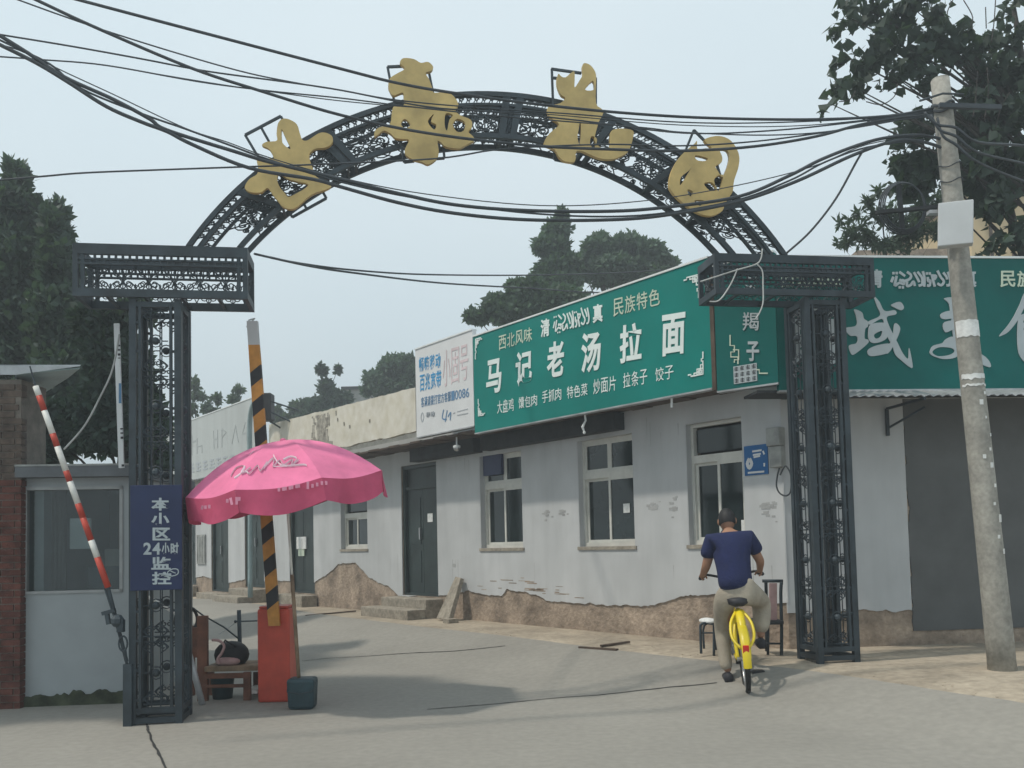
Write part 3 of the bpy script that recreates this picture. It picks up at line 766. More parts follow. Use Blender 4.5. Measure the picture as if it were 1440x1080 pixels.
# ------------------------------------------------------------------ second row building, far left of the facade
row=thing('row_building',F1.pt(F1.px(330,800)[0],gz(*F1.pt(F1.px(330,800)[0],0).xy)),'far end of the white terrace with narrow doors behind the umbrella','building')
aF=F1.px(225,800)[0]
DC=hole(345,372,700,826); DD=hole(298,322,706,832); DE=hole(262,276,712,822); WS=hole(279,291,752,793)
wall(F1,aE+.002,aF,-.4,3.2,[DC,DD,DE],M['mud'],row,'base_wall')
PB=sorted([F1.px(*p) for p in [(225,812),(276,812),(285,810),(297,813),(322,820),(345,815),(372,818),(378,815)]])
wall(F1,aE+.002,aF,-.4,3.2,[DC,DD,DE],M['plaster'],row,'plaster',th=.016,o=.017,da=.05,botf=lambda a: np.interp(a,[p[0] for p in PB],[p[1] for p in PB])+jag(a,.05,3))
for d in (DC,DD,DE): door(F1,d,row); steps(F1,d,par=row)
b=MB(); b.fbox(F1,WS[0],WS[1],WS[2],WS[3],.02,.05)
for k in range(5):
    x=WS[0]+(WS[1]-WS[0])*(k+.5)/5; b.fbox(F1,x-.03,x+.03,WS[2]+.05,WS[3]-.05,.051,.06)
b.build('vent_cover',M['fargrey'],row)
slab(F1,aE+.01,aF,3.2,3.35,-6,.3,'fargrey',row,'roof')
wall(F1,aE+.3,aF,-.3,3.2,[],M['dark'],row,'inner_wall',th=.1,o=-1.6)
# big pale panel sign on its roof edge
z0_=F1.px(300,668,.5)[1]; z1_=F1.px(300,580,.5)[1]
bb=signbox('faded_signboard',F1,F1.px(363,600,.5)[0],F1.px(228,600,.5)[0],z0_,z1_,.5,'farwhite','large faded grey white signboard with ghost lettering on the far terrace')
for (L_) in ([[(270,612),(270,640)],[(268,622),(275,620)]],[[(277,616),(277,638)],[(277,628),(284,626),(284,637)]],[[(300,606),(301,632)],[(306,604),(306,630)],[(300,618),(306,616)]],[[(312,603),(312,629)],[(312,603),(318,608),(312,615)]],[[(331,598),(326,624)],[(331,598),(335,622)]],[[(345,594),(341,610),(350,608)],[(347,600),(347,620)]]):
    stroke(L_,F1,.503,.035,.003,M['farprint'],bb,'ghost_letter',sm=1)
for k in range(7):
    x_=266+k*9.5; y_=659-k*2.1
    stroke([[(x_,y_-5),(x_+6,y_-6)],[(x_+1,y_),(x_+7,y_-1)],[(x_+3,y_-7),(x_+3,y_+5)],[(x_,y_+5),(x_+7,y_+4)]],F1,.503,.04,.003,M['adgrey'],bb,'ghost_character',sm=1)
# green hooped post & black lamp box beyond barrier
pp=onF(F1,352,560,.9); 
lp=thing('post_with_box',F1.pt(F1.px(352,600,.9)[0],gz(pp.x,pp.y),.9),'pale green hooped post with a black box standing behind the striped barrier arm','post')
P=[onF(F1,*q,.9) for q in ((352,840),(352,700),(351,620),(352,585),(357,566),(363,560),(368,562))]
b=MB(); b.tube(catmull(P,4),.055,8); b.build('post',M['sheet'],lp,True)
q=onF(F1,374,573,.9); b=MB(); b.box(q,(.28,.3,.55)); b.build('black_box',M['black'],lp,bevel=.02)
for (u,v,u2,v2) in ((376,563,420,577),(378,578,415,596),(376,590,398,604)):
    b=MB(); b.tube([onF(F1,u,v,.9),onF(F1,u2,v2,.5)],.018,5); b.build('stay_rod',M['iron'],lp)

# ------------------------------------------------------------------ gate
GL=ground(217,1019); GR=ground(1178,931)
G=Fr((GL.x,GL.y),(GR.x-GL.x,GR.y-GL.y)); G.O=Vector((GL.x,GL.y,0))
print('gate',GL,GR,(GR-GL).length)
gate=thing('entrance_gate',(GL+GR)/2,'black wrought iron arched gateway with gold characters over the lane','gate')
PD=.42
HZ1=G.px(230,347)[1]; HZ0=G.px(230,420)[1]
HZ1r=G.px(1120,361)[1]; HZ0r=G.px(1120,417)[1]
print('header z',HZ0,HZ1,HZ0r,HZ1r)
def spiral(cx,cy,r,a0,turns,r1=.25,n=14,dirn=1):
    return [(cx+math.cos(a0+dirn*turns*2*math.pi*i/n)*r*(1-(1-r1)*i/n), cy+math.sin(a0+dirn*turns*2*math.pi*i/n)*r*(1-(1-r1)*i/n)) for i in range(n+1)]
def scroll_poly(kind,w,h):
    L=[]
    if kind=='pillar':
        for s in (-1,1):
            L.append([(s*w*.18,0),(s*w*.18,h)])
        for zc in (h*.12,h*.88): 
            for s in (-1,1):
                L.append(spiral(s*w*.28,zc,w*.17,-math.pi/2,1.2,dirn=s))
                L.append(spiral(s*w*.10,zc+h*.05,w*.13,math.pi/2,1.1,dirn=-s))
                L.append([(s*w*.5,zc),(s*w*.35,zc+h*.05),(s*w*.18,zc+h*.09)]); L.append([(s*w*.5,zc),(s*w*.35,zc-h*.05),(s*w*.18,zc-h*.09)])
        L.append(spiral(0,h*.5,w*.26,0,1,r1=1,n=12))
        for s in (-1,1):
            L.append([(s*w*.5,h*.5),(s*w*.26,h*.5)])
        L.append([(-w*.5,h*.04),(w*.5,h*.04)]); L.append([(-w*.5,h*.96),(w*.5,h*.96)])
    elif kind=='header':
        L.append([(0,0),(0,h*.35)]); L.append([(0,h*.35),(-w*.18,h*.62),(-w*.42,h*.8),(-w*.5,h)]); L.append([(0,h*.35),(w*.18,h*.62),(w*.42,h*.8),(w*.5,h)])
        for s in (-1,1):
            L.append(spiral(s*w*.2,h*.25,h*.2,math.pi/2,1.3,dirn=s)); L.append(spiral(s*w*.22,h*.72,h*.18,-math.pi/2,1.3,dirn=s)); L.append([(s*w*.5,0),(s*w*.42,h*.18),(s*w*.3,h*.3)])
            L.append([(0,0),(s*w*.1,h*.12),(s*w*.05,h*.28)])
        L.append([(0,h*.5),(0,h*.8)]); L.append([(-w*.05,h*.62),(w*.05,h*.75)]); L.append([(w*.05,h*.62),(-w*.05,h*.75)])
    elif kind=='arch':
        L.append([(-w*.5,0),(-w*.15,h*.35),(w*.1,h*.65),(w*.5,h)]); L.append([(-w*.5,h),(-w*.1,h*.6),(w*.5,0)])
        for (x,y,r,d) in ((-.25,.72,.24,1),(.27,.3,.24,-1),(-.28,.25,.19,-1),(.28,.76,.19,1),(0,.5,.16,1),(.02,.88,.1,1),(-.02,.12,.1,-1),(-.42,.5,.1,1),(.42,.5,.1,1)):
            L.append(spiral(w*x,h*y,h*r,random.random()*6,1.5,dirn=d))
        L.append([(-w*.5,h*.5),(-w*.2,h*.5)]); L.append([(w*.5,h*.5),(w*.2,h*.5)])
    elif kind=='band':
        L.append([(-w*.5,h),(-w*.1,h*.5),(0,0),(w*.1,h*.5),(w*.5,h)]); L.append(spiral(0,h*.55,h*.3,0,1.2)); L.append([(-w*.5,0),(-w*.25,h*.4),(-w*.3,h*.8)])
    return L
def scroll_mesh(name,kind,w,h,to3,r=.0065,parent=gate,n=4,leaf=True,mat_='iron'):
    b=MB()
    for L in scroll_poly(kind,w,h):
        if len(L)==3 or len(L)==4: L=[(q.x,q.y) for q in catmull([(x,y,0) for x,y in L],4)]
        b.tube([to3(x,y) for x,y in L],r,n,cap=False)
        if leaf and kind in('arch','header') and len(L)>8:
            x,y=L[-1]; p=to3(x,y); b.ball(p,r*2.4,5)
    if kind=='pillar':
        p=to3(0,h*.5); b.ball(p,w*.17,8)
    return b.build(name,M[mat_],parent)
def pillar(a0,zt,zg,lean=0):
    W_=.415
    px=[a0,a0+W_]
    b=MB(); parts=[]
    zt2=zt
    # corner posts
    for (x,o) in ((px[0],0),(px[1],0),(px[0],-PD),(px[1],-PD)):
        sx = 1 if x==px[0] else -1; so = -1 if o==0 else 1
        q=MB()
        q.fbox(G,min(x,x+sx*.055),max(x,x+sx*.055),zg-.02,zt,min(o,o+so*.055),max(o,o+so*.055))
        q.build('corner_post',M['iron'],gate)
        q=MB(); q.fbox(G,min(x+sx*.074,x+sx*.096),max(x+sx*.074,x+sx*.096),zg+.1,zt-.04,min(o+so*.004,o+so*.036),max(o+so*.004,o+so*.036))
        q.fbox(G,min(x+sx*.004,x+sx*.036),max(x+sx*.004,x+sx*.036),zg+.1,zt-.04,min(o+so*.074,o+so*.096),max(o+so*.074,o+so*.096))
        # little ties
        z=zg+.2
        while z<zt-.1:
            q.fbox(G,min(x+sx*.055,x+sx*.072),max(x+sx*.055,x+sx*.072),z,z+.02,min(o+so*.01,o+so*.03),max(o+so*.01,o+so*.03)); z+=.24
        q.build('inner_bar',M['iron'],gate)
    zs=[zg+.02,zg+.10,zt-.07]
    for z in zs:
        for A4 in ((px[0]+.055,px[1]-.055,-.045,-.005),(px[0]+.055,px[1]-.055,-PD+.005,-PD+.045),(px[0]+.005,px[0]+.045,-PD+.055,-.055),(px[1]-.045,px[1]-.005,-PD+.055,-.055)):
            q=MB(); q.fbox(G,A4[0],A4[1],z,z+.045,A4[2],A4[3]); q.build('cross_rail',M['iron'],gate)
    n=6; z0=zg+.15; H=(zt-.08-z0)/n; cw=W_-.216
    cx=(px[0]+px[1])/2
    first={}
    for k in range(n):
        z=z0+H*k
        for side in range(4):
            if side==0: f=lambda x,y: G.pt(cx+x,z+y,-.02)
            elif side==1: f=lambda x,y: G.pt(cx+x,z+y,-PD+.02)
            elif side==2: f=lambda x,y: G.pt(px[0]+.02,z+y,-PD/2+x)
            else: f=lambda x,y: G.pt(px[1]-.02,z+y,-PD/2+x)
            c=f(0,0)
            if side in first:
                inst(first[side],gate,c)
            else:
                b=MB()
                for L in scroll_poly('pillar',cw,H):
                    if len(L) in(3,4): L=[(q.x,q.y) for q in catmull([(x,y,0) for x,y in L],4)]
                    b.tube([f(x,y) for x,y in L],.0052,4,cap=False)
                b.ball(f(0,H*.5),cw*.17,8)
                first[side]=b.build('scroll_panel',M['iron'],gate,center=c)
    return cx
aLp=G.px(181,800)[0]; aRp=G.px(1149,800)[0]-.02
gzr=gz(GR.x,GR.y)-.01
HZ1m=HZ1; 
pillar(aLp,HZ0,-.01); pillar(aRp,HZ0r,gzr)
def header(a0,a1,z0,z1,face=0):
    h=z1-z0; t=h*.2; o0=-PD+.03; o1=.04
    for (zz0_,zz1_,nm) in ((z1-t,z1,'top_beam'),(z0,z0+t*.75,'bottom_beam')):
        for (x0,x1,p0,p1) in ((a0,a1,o1-.035,o1),(a0,a1,o0,o0+.035),(a0,a0+.035,o0+.036,o1-.036),(a1-.035,a1,o0+.036,o1-.036)):
            bm_=MB(); bm_.fbox(G,x0,x1,zz0_,zz1_,p0,p1); bm_.build(nm,M['iron'],gate)
    for x in np.linspace(a0+.25,a1-.25,4):
        bm_=MB(); bm_.fbox(G,x-.012,x+.012,z0+.01,z0+.035,o0+.036,o1-.036); bm_.build('cross_tie',M['iron'],gate)
    for x in (a0,a1-.04):
        for o in (o0,o1-.04): q=MB(); q.fbox(G,x,x+.04,z0+t*.75,z1-t,o,o+.04); q.build('header_post',M['iron'],gate)
    # beaded double rail
    q=MB()
    for o in (o0+.005,o1-.03):
        q.fbox(G,a0+.04,a1-.04,z1-t-.045,z1-t-.03,o,o+.025); q.fbox(G,a0+.04,a1-.04,z1-t-.085,z1-t-.07,o,o+.025)
        x=a0+.05
        while x<a1-.06:
            q.fbox(G,x,x+.018,z1-t-.03,z1-t,o+.003,o+.02); q.fbox(G,x+.02,x+.034,z1-t-.07,z1-t-.045,o+.003,o+.02); x+=.055
    q.build('beaded_rail',M['iron'],gate)
    n=6; w=(a1-a0-.16)/n; zb=z0+t*.75; hh=z1-t-.085-zb
    for o in (o1-.02,o0+.02):
        first=None
        for k in range(n):
            xc=a0+.08+w*(k+.5)
            f=lambda x,y: G.pt(xc+x,zb+y,o)
            if first: inst(first,gate,f(0,0))
            else:
                b=MB()
                for L in scroll_poly('header',w,hh):
                    if len(L) in(3,4): L=[(q_.x,q_.y) for q_ in catmull([(x,y,0) for x,y in L],4)]
                    b.tube([f(x,y) for x,y in L],.0048,4,cap=False)
                first=b.build('scroll_panel',M['iron'],gate,center=f(0,0))
        
        for xb in (a0+.06,a1-.09): q=MB(); q.fbox(G,xb,xb+.03,zb,z1-t,o-.012,o+.012); q.build('header_bar',M['iron'],gate)
    for x in (a0+.02,a1-.02):
        f=lambda u,y: G.pt(x,zb+y,(o0+o1)/2+u)
        b=MB()
        for L in scroll_poly('header',.3,hh):
            b.tube([f(u,y) for u,y in L],.0048,4,cap=False)
        b.build('scroll_panel',M['iron'],gate)
header(G.px(104,380)[0],G.px(349,380)[0],HZ0,HZ1)
hr0=G.px(1003,380)[0]; hr1=G.px(1226,380)[0]
header(hr0,hr1,HZ0r,HZ1r)
def circ(p,q,r):
    ax,ay=p;bx,by=q;cx,cy=r
    d=2*(ax*(by-cy)+bx*(cy-ay)+cx*(ay-by))
    ux=((ax*ax+ay*ay)*(by-cy)+(bx*bx+by*by)*(cy-ay)+(cx*cx+cy*cy)*(ay-by))/d
    uy=((ax*ax+ay*ay)*(cx-bx)+(bx*bx+by*by)*(ax-cx)+(cx*cx+cy*cy)*(bx-ax))/d
    return ux,uy,math.hypot(ax-ux,ay-uy)
co=circ(G.px(261,345),G.px(688,128),G.px(1108,358)); ci=circ(G.px(341,347),G.px(690,193),G.px(1028,357))
print('arch',co,ci)
def ang(c,p): return math.atan2(p[1]-c[1],p[0]-c[0])
# parametrise by t 0..1 left -> right
def arcpt(c,t,tl,tr): 
    a=tl+(tr-tl)*t; return Vector((c[0]+c[2]*math.cos(a),c[1]+c[2]*math.sin(a)))
ol,orr=ang(co,G.px(261,345)),ang(co,G.px(1108,358)); il,ir=ang(ci,G.px(341,347)),ang(ci,G.px(1028,357))
def AP(t,v,o):   # v=0 inner, 1 outer
    p=arcpt(ci,t,il,ir).lerp(arcpt(co,t,ol,orr),v); return G.pt(p.x,p.y,o)
def arcbar(v0,v1,o0,o1,name,N=72):
    b=MB(); V=[]
    for i in range(N+1):
        t=i/N; V += [AP(t,v0,o0),AP(t,v1,o0),AP(t,v1,o1),AP(t,v0,o1)]
    F=[]
    for i in range(N):
        q=4*i
        for j in range(4): F.append((q+j,q+(j+1)%4,q+4+(j+1)%4,q+4+j))
    F += [(0,1,2,3),(4*N+3,4*N+2,4*N+1,4*N)]
    b.add(V,F); b.build(name,M['iron'],gate)
AD=.27
for (o0,o1) in ((-.04,0),(-AD,-AD+.04)):
    arcbar(.90,1,o0,o1,'outer_chord'); arcbar(0,.10,o0,o1,'inner_chord'); arcbar(.70,.755,o0+.005,o1-.005,'middle_chord')
# stanchion pairs and scroll infill
posts=[.10,.235,.25,.405,.42,.515,.535,.66,.675,.80,.90]
for t in posts:
    for (o0,o1) in ((-.035,-.004),(-AD+.004,-AD+.035)):
        b=MB(); d=.0055
        b.box8([AP(t-d,.08,o0),AP(t+d,.08,o0),AP(t+d,.08,o1),AP(t-d,.08,o1),AP(t-d,.902,o0),AP(t+d,.902,o0),AP(t+d,.902,o1),AP(t-d,.902,o1)]); b.build('stanchion',M['iron'],gate)
    
    for v_ in (.03,.76): b=MB(); b.bar(AP(t,v_,-.04),AP(t,v_,-AD+.04),.02); b.build('cross_tie',M['iron'],gate)
random.seed(11)
edges=[.045,.10,.17,.235,.25,.33,.405,.42,.515,.535,.6,.66,.675,.74,.80,.86,.90,.955]
for o in (-.02,-AD+.02):
    for i in range(len(edges)-1):
        t0,t1=edges[i]+.004,edges[i+1]-.004
        if t1-t0<.012: continue
        b=MB()
        nsub=max(1,round((t1-t0)/.055))
        for k in range(nsub):
            s0=t0+(t1-t0)*k/nsub; s1=t0+(t1-t0)*(k+1)/nsub
            f=lambda x,y: AP((s0+s1)/2+x*(s1-s0),.10+y*.60,o)
            for L in scroll_poly('arch',1,1):
                if len(L) in(3,4): L=[(q_.x,q_.y) for q_ in catmull([(x,y,0) for x,y in L],3)]
                b.tube([f(x*.98,y) for x,y in L],.0062,4,cap=False)
                if len(L)>8:
                    x,y=L[-1]; b.ball(f(x,y),.014,5)
                    x,y=L[5]; b.ball(f(x,y),.012,5)
        b.build('scroll_panel',M['iron'],gate)
    b=MB(); n=86
    for k in range(n):
        t=.012+.976*(k+.5)/n; w=.976/n
        f=lambda x,y: AP(t+x*w,.755+y*.145,o)
        for L in scroll_poly('band',.9,1): b.tube([f(x,y) for x,y in L],.0055,3,cap=False)
    tag(b.build('link_band',M['iron'],gate),kind='stuff')
# gold characters
GO=.05
def gchar(loops,frames,org,sc):
    cv=lambda p:(org[0]+p[0]/sc,org[1]+p[1]/sc)
    g=shape(loops,G,GO+.02,.04,M['gold'],gate,'gold_character',3,cv)
    b=MB()
    for (x0,y0,x1,y1) in frames:
        p=onF(G,*cv((x0,y0)),GO-.02); q=onF(G,*cv((x1,y1)),GO-.02); b.bar(p,q,.02,.02,up=G.n)
    b.build('support_frame',M['iron'],g)
gchar([[(405,330),(400,270),(410,180),(440,135),(480,122),(530,135),(580,165),(603,200),(620,260),(645,325),(690,330),(740,300),(800,262),(850,255),(900,270),(930,300),(930,345),(900,380),(850,400),(780,405),(740,425),(710,465),(720,530),(745,600),(760,650),(800,690),(900,735),(915,765),(880,790),(820,810),(760,830),(700,865),(650,910),(600,955),(550,980),(500,975),(450,950),(420,910),(370,850),(315,780),(260,820),(190,825),(130,810),(100,780),(110,740),(150,690),(215,650),(225,590),(215,540),(222,505),(300,500),(372,500),(365,470),(330,410),(262,376),(300,345),(350,340)],
 [(448,222),(480,290),(532,402),(508,402),(458,355),(448,300)],[(425,640),(500,690),(600,720),(700,745),(660,790),(590,830),(515,865),(480,830),(430,770),(405,700)]],
 [(100,270,440,90),(100,270,210,455),(250,195,325,330),(870,870,545,1050),(545,1050,515,985),(870,870,840,815),(650,910,680,965),(215,455,515,990),(440,95,870,870)],(330,150),6.75)
gchar([[(255,110),(285,80),(370,88),(430,120),(490,112),(532,150),(520,185),(470,205),(500,260),(525,330),(538,370),(600,368),(660,372),(700,395),(735,440),(745,480),(720,520),(760,560),(850,600),(860,660),(830,700),(870,740),(880,775),(830,800),(780,830),(740,842),(640,825),(600,790),(570,780),(580,850),(575,905),(545,945),(490,975),(440,955),(370,935),(310,900),(295,850),(330,770),(260,760),(210,750),(180,720),(120,690),(75,720),(40,740),(45,690),(90,660),(170,635),(185,540),(200,490),(240,485),(290,470),(285,410),(275,370),(200,395),(165,350),(155,310),(170,250),(230,210),(295,170),(260,130)],
 [(295,590),(262,635),(300,672),(342,640)],[(540,550),(488,612),(540,682),(560,640),(515,612)],[(640,545),(700,560),(670,600),(650,690),(630,640)],[(735,590),(800,620),(790,690),(735,700),(700,640)]],
 [(150,145,275,140),(150,145,205,430),(500,195,535,375),(290,950,375,940),(290,950,285,905),(630,915,560,920),(630,915,620,820),(205,430,290,950),(535,375,625,830)],(520,70),6)
gchar([[(235,170),(260,195),(300,205),(350,165),(385,150),(388,230),(388,300),(430,240),(465,175),(460,100),(480,70),(530,85),(570,130),(590,180),(590,250),(590,450),(640,500),(660,540),(620,620),(600,680),(580,760),(575,800),(620,860),(690,885),(720,860),(722,780),(730,720),(770,695),(850,690),(940,710),(940,780),(900,900),(830,950),(740,980),(620,970),(500,920),(450,900),(400,910),(390,1000),(300,1000),(240,960),(200,890),(100,840),(130,760),(190,700),(240,650),(180,600),(140,560),(130,500),(160,470),(250,450),(300,400),(260,370),(225,290),(220,220)],
 [(560,235),(485,320),(570,322)],[(440,620),(448,700),(436,840),(415,780),(425,700)],[(550,760),(600,790),(575,870),(540,850),(535,800)]],
 [(170,115,455,155),(175,115,185,400),(190,200,230,205),(592,200,592,450),(200,890,200,975),(200,975,300,995),(185,400,200,900)],(750,80),6.75)
gchar([[(245,225),(300,180),(320,160),(322,220),(380,215),(430,210),(375,155),(420,130),(490,122),(560,145),(610,200),(640,280),(630,370),(600,460),(590,540),(560,590),(530,640),(510,690),(440,725),(370,720),(300,690),(240,650),(160,580),(115,520),(110,460),(130,380),(180,290)],
 [(492,228),(545,228),(566,280),(552,350),(526,410),(508,432),(476,385),(460,350),(504,322),(510,280)],[(308,268),(400,290),(375,312),(318,304)],[(300,320),(262,380),(200,430),(190,490),(205,480),(245,415)],[(372,482),(434,474),(474,530),(415,534)],[(486,420),(518,425),(482,545),(448,458)],[(250,525),(290,545),(270,580),(250,555)],[(300,610),(370,610),(350,650),(320,640)]],
 [(300,70,240,220),(300,70,440,210),(240,220,120,520),(440,210,560,620)],(920,170),5.4)
# navy notice on the left pillar
nv=thing('navy_notice_board',G.pt(G.px(220,830,.03)[0],G.px(220,830,.03)[1],.03),'narrow navy blue surveillance notice tied to the left gate pillar','sign')
h=hole(186,262,668,828,G); q=G.px(186,668,.04),G.px(258,828,.04)
b=MB(); b.fbox(G,G.px(183,750,.03)[0],G.px(256,750,.03)[0],G.px(220,830,.03)[1],G.px(220,682,.03)[1],.012,.03); b.build('panel',M['navy'],nv,bevel=.004)
for s,x0,x1,y0,y1 in (('本',211,240,700,718),('小',211,240,721,739),('区',213,241,742,760),('24小时',201,252,763,780),('监',211,242,783,801),('控',212,243,804,822)):
    put_text(s,G,boxpx(x0,y0,x1,y1),.031,M['silver'],nv,.03,depth=.004)
stroke([[(236,804),(243,800),(250,801),(250,807),(242,810),(236,808),(236,804)],[(240,803),(247,806)]],G,.036,.008,.002,M['silver'],nv,'seal_mark')

# ------------------------------------------------------------------ cables
def yd(px): return 6.1 + (px/1310.)*1.45
def cable(pts,r,label,depthf=yd,name='overhead_cable',m='cable',group='overhead cables strung to the concrete pole',ext=True):
    P=[at(x,y,depthf(x)) for x,y in pts]
    if ext and pts[0][0]<130:
        d=(P[0]-P[1]).normalized(); P=[P[0]+d*3,P[0]+d*.5]+P[1:] if False else [P[0]+d*(P[0]-P[1]).length*k_ for k_ in (3,2,1)]+P
    b=MB(); b.tube(catmull(P,6),r,6); o=b.build(name,M[m],None,True); tag(o,label,'cable',group); return o
cable([(100,-3),(270,42),(480,97),(560,117),(640,131),(760,147),(880,159),(1000,166),(1140,168),(1250,163),(1312,152)],.0125,'topmost thick black cable entering the top edge and running right to the pole')
cable([(45,-3),(133,38),(267,95),(367,128),(480,162),(600,187),(740,204),(860,210),(960,212),(1060,206),(1147,192),(1207,176),(1267,165),(1312,162)],.0125,'thick cable falling steeply from the top left and passing under the gate crown')
cable([(18,-3),(87,22),(160,47),(260,78),(350,103),(430,119),(480,127),(560,141),(680,152),(800,160),(960,172),(1100,172),(1250,164),(1312,155)],.006,'thin cable starting at the top left corner and merging over the second gold character')
cable([(-10,47),(100,65),(200,83),(290,100),(400,115),(480,127),(600,150),(700,158),(820,170),(960,187),(1080,184),(1200,172),(1312,157)],.007,'thin cable entering at the left edge and crossing gently to the pole')
cable([(-10,79),(60,84),(150,92),(280,115),(380,128),(480,138),(560,148),(700,163),(900,179),(960,186),(1080,190),(1180,183),(1312,160)],.006,'thin low slung cable second from the left edge, just under the gold tops')
cable([(150,92),(280,114),(360,126),(480,142),(600,152),(760,160),(960,176),(1140,176),(1312,156)],.0045,'very thin wire branching off near the left over the arch',ext=False)
cable([(-10,44),(40,75),(90,108),(160,140),(210,167),(235,183),(330,213),(380,228),(480,252),(560,272),(640,288),(740,296),(860,297),(940,291),(1040,276),(1110,247),(1160,222),(1230,197),(1290,190),(1330,197)],.0145,'upper cable of the thick sagging bundle that crosses below the arch crown')
cable([(-10,58),(50,88),(95,115),(150,150),(200,172),(235,185),(270,203),(350,236),(440,252),(480,263),(560,285),(640,300),(740,309),(860,309),(940,302),(1040,283),(1120,255),(1200,218),(1260,198),(1300,200),(1335,212)],.0145,'lower cable of the thick sagging bundle that crosses below the arch crown')
cable([(20,66),(70,90),(115,125),(200,160),(260,181),(320,203),(380,225),(480,256),(600,281),(760,301),(900,303),(1030,283),(1110,254),(1160,228),(1220,207),(1300,196)],.008,'slim cable woven through the middle of the sagging bundle')
cable([(-10,60),(30,72),(95,103),(160,133),(260,180),(320,200),(380,222),(480,250),(600,273),(760,289),(900,283),(1030,262),(1140,235),(1220,203),(1305,190)],.0045,'thin wire riding just above the sagging bundle')
cable([(-10,254),(60,248),(120,243),(220,239),(333,235),(450,231),(613,223),(693,211),(763,206),(860,203),(960,205),(1060,199),(1160,186),(1240,172),(1312,163)],.007,'lone level cable at the left edge passing through the first gold character')
def yb(px): return 7.2 + (px-360)/600*9
cable([(358,357),(420,370),(500,380),(600,386),(740,387),(860,384),(930,380)],.010,'upper of two cables from the left header box to behind the signboard',yb,group='cables behind the arch',ext=False)
cable([(380,362),(440,375),(500,384),(620,398),(740,405),(860,411),(960,396)],.011,'lower of two cables from the left header box to behind the signboard',yb,group='cables behind the arch',ext=False)
cable([(1216,208),(1204,228),(1175,280),(1140,325),(1106,356)],.010,'short cable dropping from the bundle to the right gate header',lambda x: 7.75-(x-1106)/110*.32,group='drop cables',ext=False)
cable([(1072,350),(1070,364),(1062,372),(1035,380),(1010,388),(985,396)],.006,'white cord draped leftwards across the right gate header',lambda x: 7.45,'slack_wire','cord','white cords at the right header',ext=False)
cable([(1064,371),(1072,381),(1073,400),(1073,425),(1068,440),(1062,449)],.006,'white cord hanging straight down in front of the corner characters',lambda x: 7.45,'slack_wire','cord','white cords at the right header',ext=False)
cable([(1037,378),(1030,395),(1020,412),(1010,423),(998,424)],.006,'white cord with a curled end left of the corner characters',lambda x: 7.45,'slack_wire','cord','white cords at the right header',ext=False)
cable([(168,470),(158,520),(140,560),(118,600),(90,632)],.009,'slack pale cable hanging from the left pillar down to the booth roof',lambda x: 7.6,'slack_wire','cord','cords at the booth',ext=False)

# ------------------------------------------------------------------ utility pole
pb=ground(1410,940); Yp=pb.y
pole=thing('utility_pole',pb,'leaning round concrete utility pole with pasted papers at the right','pole')
pt_=at(1322,113,Yp); dv=(pt_-pb)
b=MB(); N=14; P=[pb-Vector((0,0,.1))]+[pb+dv*i/N for i in range(1,N+1)]
ztop=12.6*Yp/FPX; zbot=18.6*Yp/FPX
b.tube(P,[zbot]+[zbot+(ztop-zbot)*i/N for i in range(1,N)]+[ztop],20); b.tube([pt_,pt_+dv.normalized()*.012,pt_+dv.normalized()*.022],[ztop,ztop*.93,ztop*.6],20); b.build('shaft',M['concrete'],pole,False)
for pl in [o for o in pole.children]: pl.data.polygons.foreach_set('use_smooth',[len(p.vertices)==4 for p in pl.data.polygons])
def polept(py): 
    t=(940-py)/(940-113); return pb+dv*t, zbot+(ztop-zbot)*t
def band(y0,y1,m,name,extra=.004,arc=(0,2*math.pi),rag=0):
    b=MB(); n=26; V=[];F=[]
    c0_,r0=polept(y0); c1_,r1=polept(y1)
    for i in range(n+1):
        a=arc[0]+(arc[1]-arc[0])*i/n; d=Vector((math.cos(a),math.sin(a),0))
        jx=rag*noise.noise(Vector((a*3,y0,0)))
        V += [c1_+d*(r1+extra)+Vector((0,0,jx)), c0_+d*(r0+extra)+Vector((0,0,jx*.5))]
    F=[(2*i,2*i+2,2*i+3,2*i+1) for i in range(n)]
    b.add(V,F); return b.build(name,M[m],pole,True)
band(460,483,'paper','pasted_paper',arc=(R(185),R(330)),rag=.01); band(535,542,'paper','pasted_paper',arc=(R(190),R(350)),rag=.02); band(549,552,'paper','pasted_paper',arc=(R(190),R(345)),rag=.03)
for i,(x,y,s) in enumerate([(1372,575,.02),(1378,562,.012),(1376,650,.016),(1387,662,.02),(1392,690,.014),(1400,735,.03),(1385,640,.012),(1390,715,.012),(1379,596,.01),(1387,620,.012),(1405,780,.02),(1396,760,.014)]):
    c,r=polept(y); t=at(x,y,c.y).x-c.x; t=max(-.8*r,min(.8*r,t+.0)); yy=-math.sqrt(max(0,r*r-t*t))-.003
    b=MB(); b.box(c+Vector((t,yy,0)),(s*1.6,.004,s*2.2),Matrix.Rotation(math.atan2(t,-yy),3,'Z')); b.build('paper_scrap',M['paper'],pole)
for yy in (152,160,240,262):
    c,r=polept(yy); b=MB(); n=24
    b.tube([c+Vector((math.cos(2*math.pi*i/n)*(r+.01),math.sin(2*math.pi*i/n)*(r+.01),.02*math.sin(i*.7))) for i in range(n+1)],.012 if yy<200 else .005,6,cap=False); b.build('clamp_band',M['cable'],pole)
c,r=polept(155); b=MB(); b.bar(c+Vector((-.12,-.17,-.05)),c+Vector((.42,-.15,-.07)),.035,.04); b.tube([c+Vector((-.3,-.2,-.02)),c+Vector((-.1,-.2,.04)),c+Vector((.1,-.16,.05))],.01); b.build('cross_arm',M['cable'],pole)
